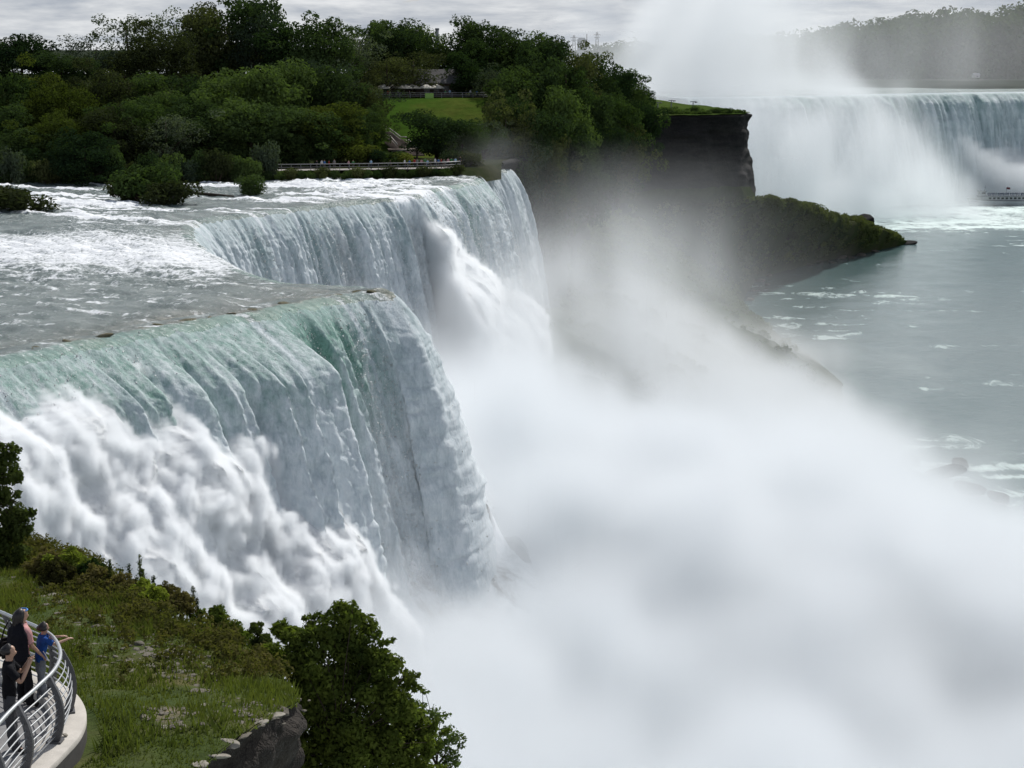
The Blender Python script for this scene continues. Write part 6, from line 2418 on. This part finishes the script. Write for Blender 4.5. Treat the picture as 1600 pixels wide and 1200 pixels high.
# ---------------------------------------------------------------- mist
def near_mist(X, Y, Z, n):
    rng = np.random.default_rng(11)
    xb = np.interp(Y, [60, 120, 150, 182, 205, 240, 262, 300, 330, 375, 460], [-70, -42, -25, -4, -12, -28, -34, -8, 2, 6, 20])
    d = X - xb
    hp = np.interp(Y, [60, 150, 182, 196, 215, 250, 300, 340, 375, 410, 450, 520], [-52, -52, -53, -51, -46, -42, -41, -42, -42, -49, -60, -78])
    dd = np.clip(d, 0, 999)
    H = -77 + (hp + 77) * np.exp(-(dd / np.interp(Y, [60, 180, 250, 300, 340, 400], [130, 110, 85, 68, 56, 50])) ** 1.6) + 9.0 * np.exp(-(dd / 110) ** 4) * np.interp(Y, [100, 250, 320, 380], [1, 1, 0.35, 0.0])
    n1 = field(n, 24, rng, 5, 0.6)
    n2 = 0.72 * field(n, 14, rng, 4, 0.68, (0.8, 1.1, 1.5)) + 0.28 * field(n, 5, rng, 2, 0.7, (0.8, 1.0, 2.2))
    H = H - 4 * np.exp(-(d / 8) ** 2) + 52 * (n1 - 0.5) * np.interp(Y, [190, 230], [0.35, 1.0]) * np.exp(-dd / 90)
    n3 = field(n, 6, rng, 2, 0.6)
    H = H + 15 * (n3 - 0.5)
    den = smooth(-2, np.interp(Y, [190, 260], [8, 15]), H - Z)
    den = den * np.clip(0.16 + (n2 - 0.38) * 5.0, np.interp(Y, [200, 300], [0.5, 0.06]), 2.0)
    # thin blown veil higher up, in front of the wooded cliff
    px, py, pz = 12 + 0 * Y, 325, -30
    r = ((X - 20 - 0.3 * (Z + 30)) / 17) ** 2 + ((Y - 325) / 55) ** 2 + ((Z + 40) / 12) ** 2
    veil_ = np.exp(-r) * np.clip((n2 - 0.36) * 5, 0, 1.3) * 0.5
    # small plume by the head of the narrow fall
    r = ((X + 4) / 5.5) ** 2 + ((Y - 362) / 9) ** 2 + ((Z + 20) / 6) ** 2
    veil_ = veil_ + np.exp(-r) * np.clip(n2 - 0.3, 0, 1) * 1.4
    den = den * np.interp(Y, [200, 260], [0.26, 0.10]) * (1 - 0.78 * smooth(60, 90, X) * smooth(250, 320, Y)) + veil_ * 0.05
    den = den + 0.0016 * smooth(-48, -66, Z) * smooth(0, 60, X)
    # fade at the box sides
    e = smooth(0, 12, X + 70) * smooth(0, 30, 175 - X) * smooth(0, 12, Y - 62) * smooth(0, 25, 520 - Y)
    return den * e * smooth(-14, -20, Z)


def far_mist(X, Y, Z, n):
    rng = np.random.default_rng(5)
    n1 = field(n, 15, rng, 5, 0.62)
    n2 = field(n, 9, rng, 4, 0.66, (0.8, 1.2, 2.4))
    n3 = field(n, 26, rng, 4, 0.55, (0.5, 0.6, 3))
    # great plume on the left rising out of the horseshoe, low banks along the foot of the curtain
    xl = 95 + 0.02 * (Z + 20)
    left = smooth(190, 70, X + 40 * (n1 - 0.5)) 
    Hl = np.interp(X, [0, 50, 78, 110, 150, 185, 230], [-14, -9, 30, 80, 34, -30, -75]) + 70 * (n1 - 0.5)
    a = smooth(0, 22, Hl - Z) * np.clip(0.08 + (n2 - 0.38) * 5.5, 0.04, 2.2) * (0.28 + 0.9 * smooth(-8, -40, Z))
    Hb = -57 + 50 * (n1 - 0.42)
    b = smooth(0, 3, Hb - Z) * smooth(870, 900, Y) * smooth(60, 120, X) * 1.6 * (1 - smooth(150, 190, X) * smooth(972, 958, Y))
    c = smooth(60, -10, Z) * np.clip(n3 - 0.42, 0, 1) * np.interp(X, [150, 200, 250, 330], [1.0, 1.0, 0.9, 0.6]) * smooth(960, 1040, Y)
    e = smooth(0, 40, X + 60) * smooth(-8, 25, X - 0.02 * Y) * smooth(0, 60, 420 - X) * smooth(800, 850, Y) * smooth(0, 120, 1300 - Y) * smooth(80, 55, Z)
    return (a * 0.032 + b * 0.075 + c * 0.020) * e


M_MIST = mist_material('mist')
mist_object('mist', (-70, 62, -78), (175, 520, -12), 1.8, near_mist, M_MIST, 'white mist boiling up from the foot of the near falls')
M_MIST2 = mist_material('far_mist', step=1.3)
mist_object('mist', (-60, 800, -78), (420, 1300, 80), 3.6, far_mist, M_MIST2, 'pale mist rising from the foot of the distant waterfall')


def spray_fn(u_s, D0, v, bulge, side, seed, rho, halo, only=None):
    def fn(X, Y, Z, n):
        rng = np.random.default_rng(seed)
        xx, yy = np.broadcast_arrays(X[:, :, 0], Y[:, :, 0])
        S, O = lip_frame(xx, yy)
        S, O = S[:, :, None], O[:, :, None]
        fall = ZL - Z + 0 * S
        Xm, up_, ed = mound_shape(S + 0 * fall, fall, u_s, D0, v, bulge, side)
        bb = big_billows(X + 0 * fall, Y + 0 * fall, Z + 0 * fall, seed)
        f1 = 1 - np.abs(2 * field(n, 6, rng, 1) - 1)
        f2 = 1 - np.abs(2 * field(n, 3, rng, 1) - 1)
        fn_ = field(n, 7, rng, 3, 0.95, (1, 1, 1.5))
        fb = 0.6 * (f1 - 0.5) + 0.5 * (f2 - 0.5) + 2.9 * (fn_ - 0.5)
        dep = np.minimum(Xm + bb * smooth(0, 3, up_) - O, (ed + 0.4) * 0.7)
        dep = np.minimum(dep, up_ * 0.8 + 0.6) + fb
        den = smooth(-0.05, 0.7, dep) * rho * np.clip(0.5 + 2.0 * (fn_ - 0.25), 0.3, 1.6)
        if only is not None:
            den = den * only(S, fall)
        # loose spray clinging to the falling sheet
        Xc = v * np.sqrt(2 * np.clip(fall, 0, None) / 9.8)
        h = np.exp(-np.clip(O - Xc, 0, None) / 1.3) * smooth(2, 24, fall) * (O > -1) * np.clip(field(n, 5, rng, 3, 0.6) - 0.25, 0, 1)
        e = smooth(0, 1.5, Z - Z.min()) * smooth(0, 1.5, X - X.min()) * smooth(0, 1.5, X.max() - X) * smooth(0, 1.5, Y - Y.min()) * smooth(0, 1.5, Y.max() - Y)
        return (den + h * halo) * e
    return fn


M_SPRAY = mist_material('spray', (0.978, 0.990, 0.996), 0.2, 0.35)
mist_object('spray', (-50, 122, -58), (8, 198, -25), 0.34, spray_fn(s_near, D0_NEAR, 4.9, 2.6, 1.2, 71, 3.2, 0.3), M_SPRAY, 'cloud of spray bursting from the heap of white water under the near falls')
mist_object('spray', (-22, 292, -56), (14, 345, -25), 0.7, spray_fn(s_far, D0_FAR, 4.0, 1.3, 1.2, 91, 1.5, 0.10, lambda S, f: (S > s_far(636)) * 1.0), M_SPRAY, 'spray blowing off the white streak in the far part of the falls')
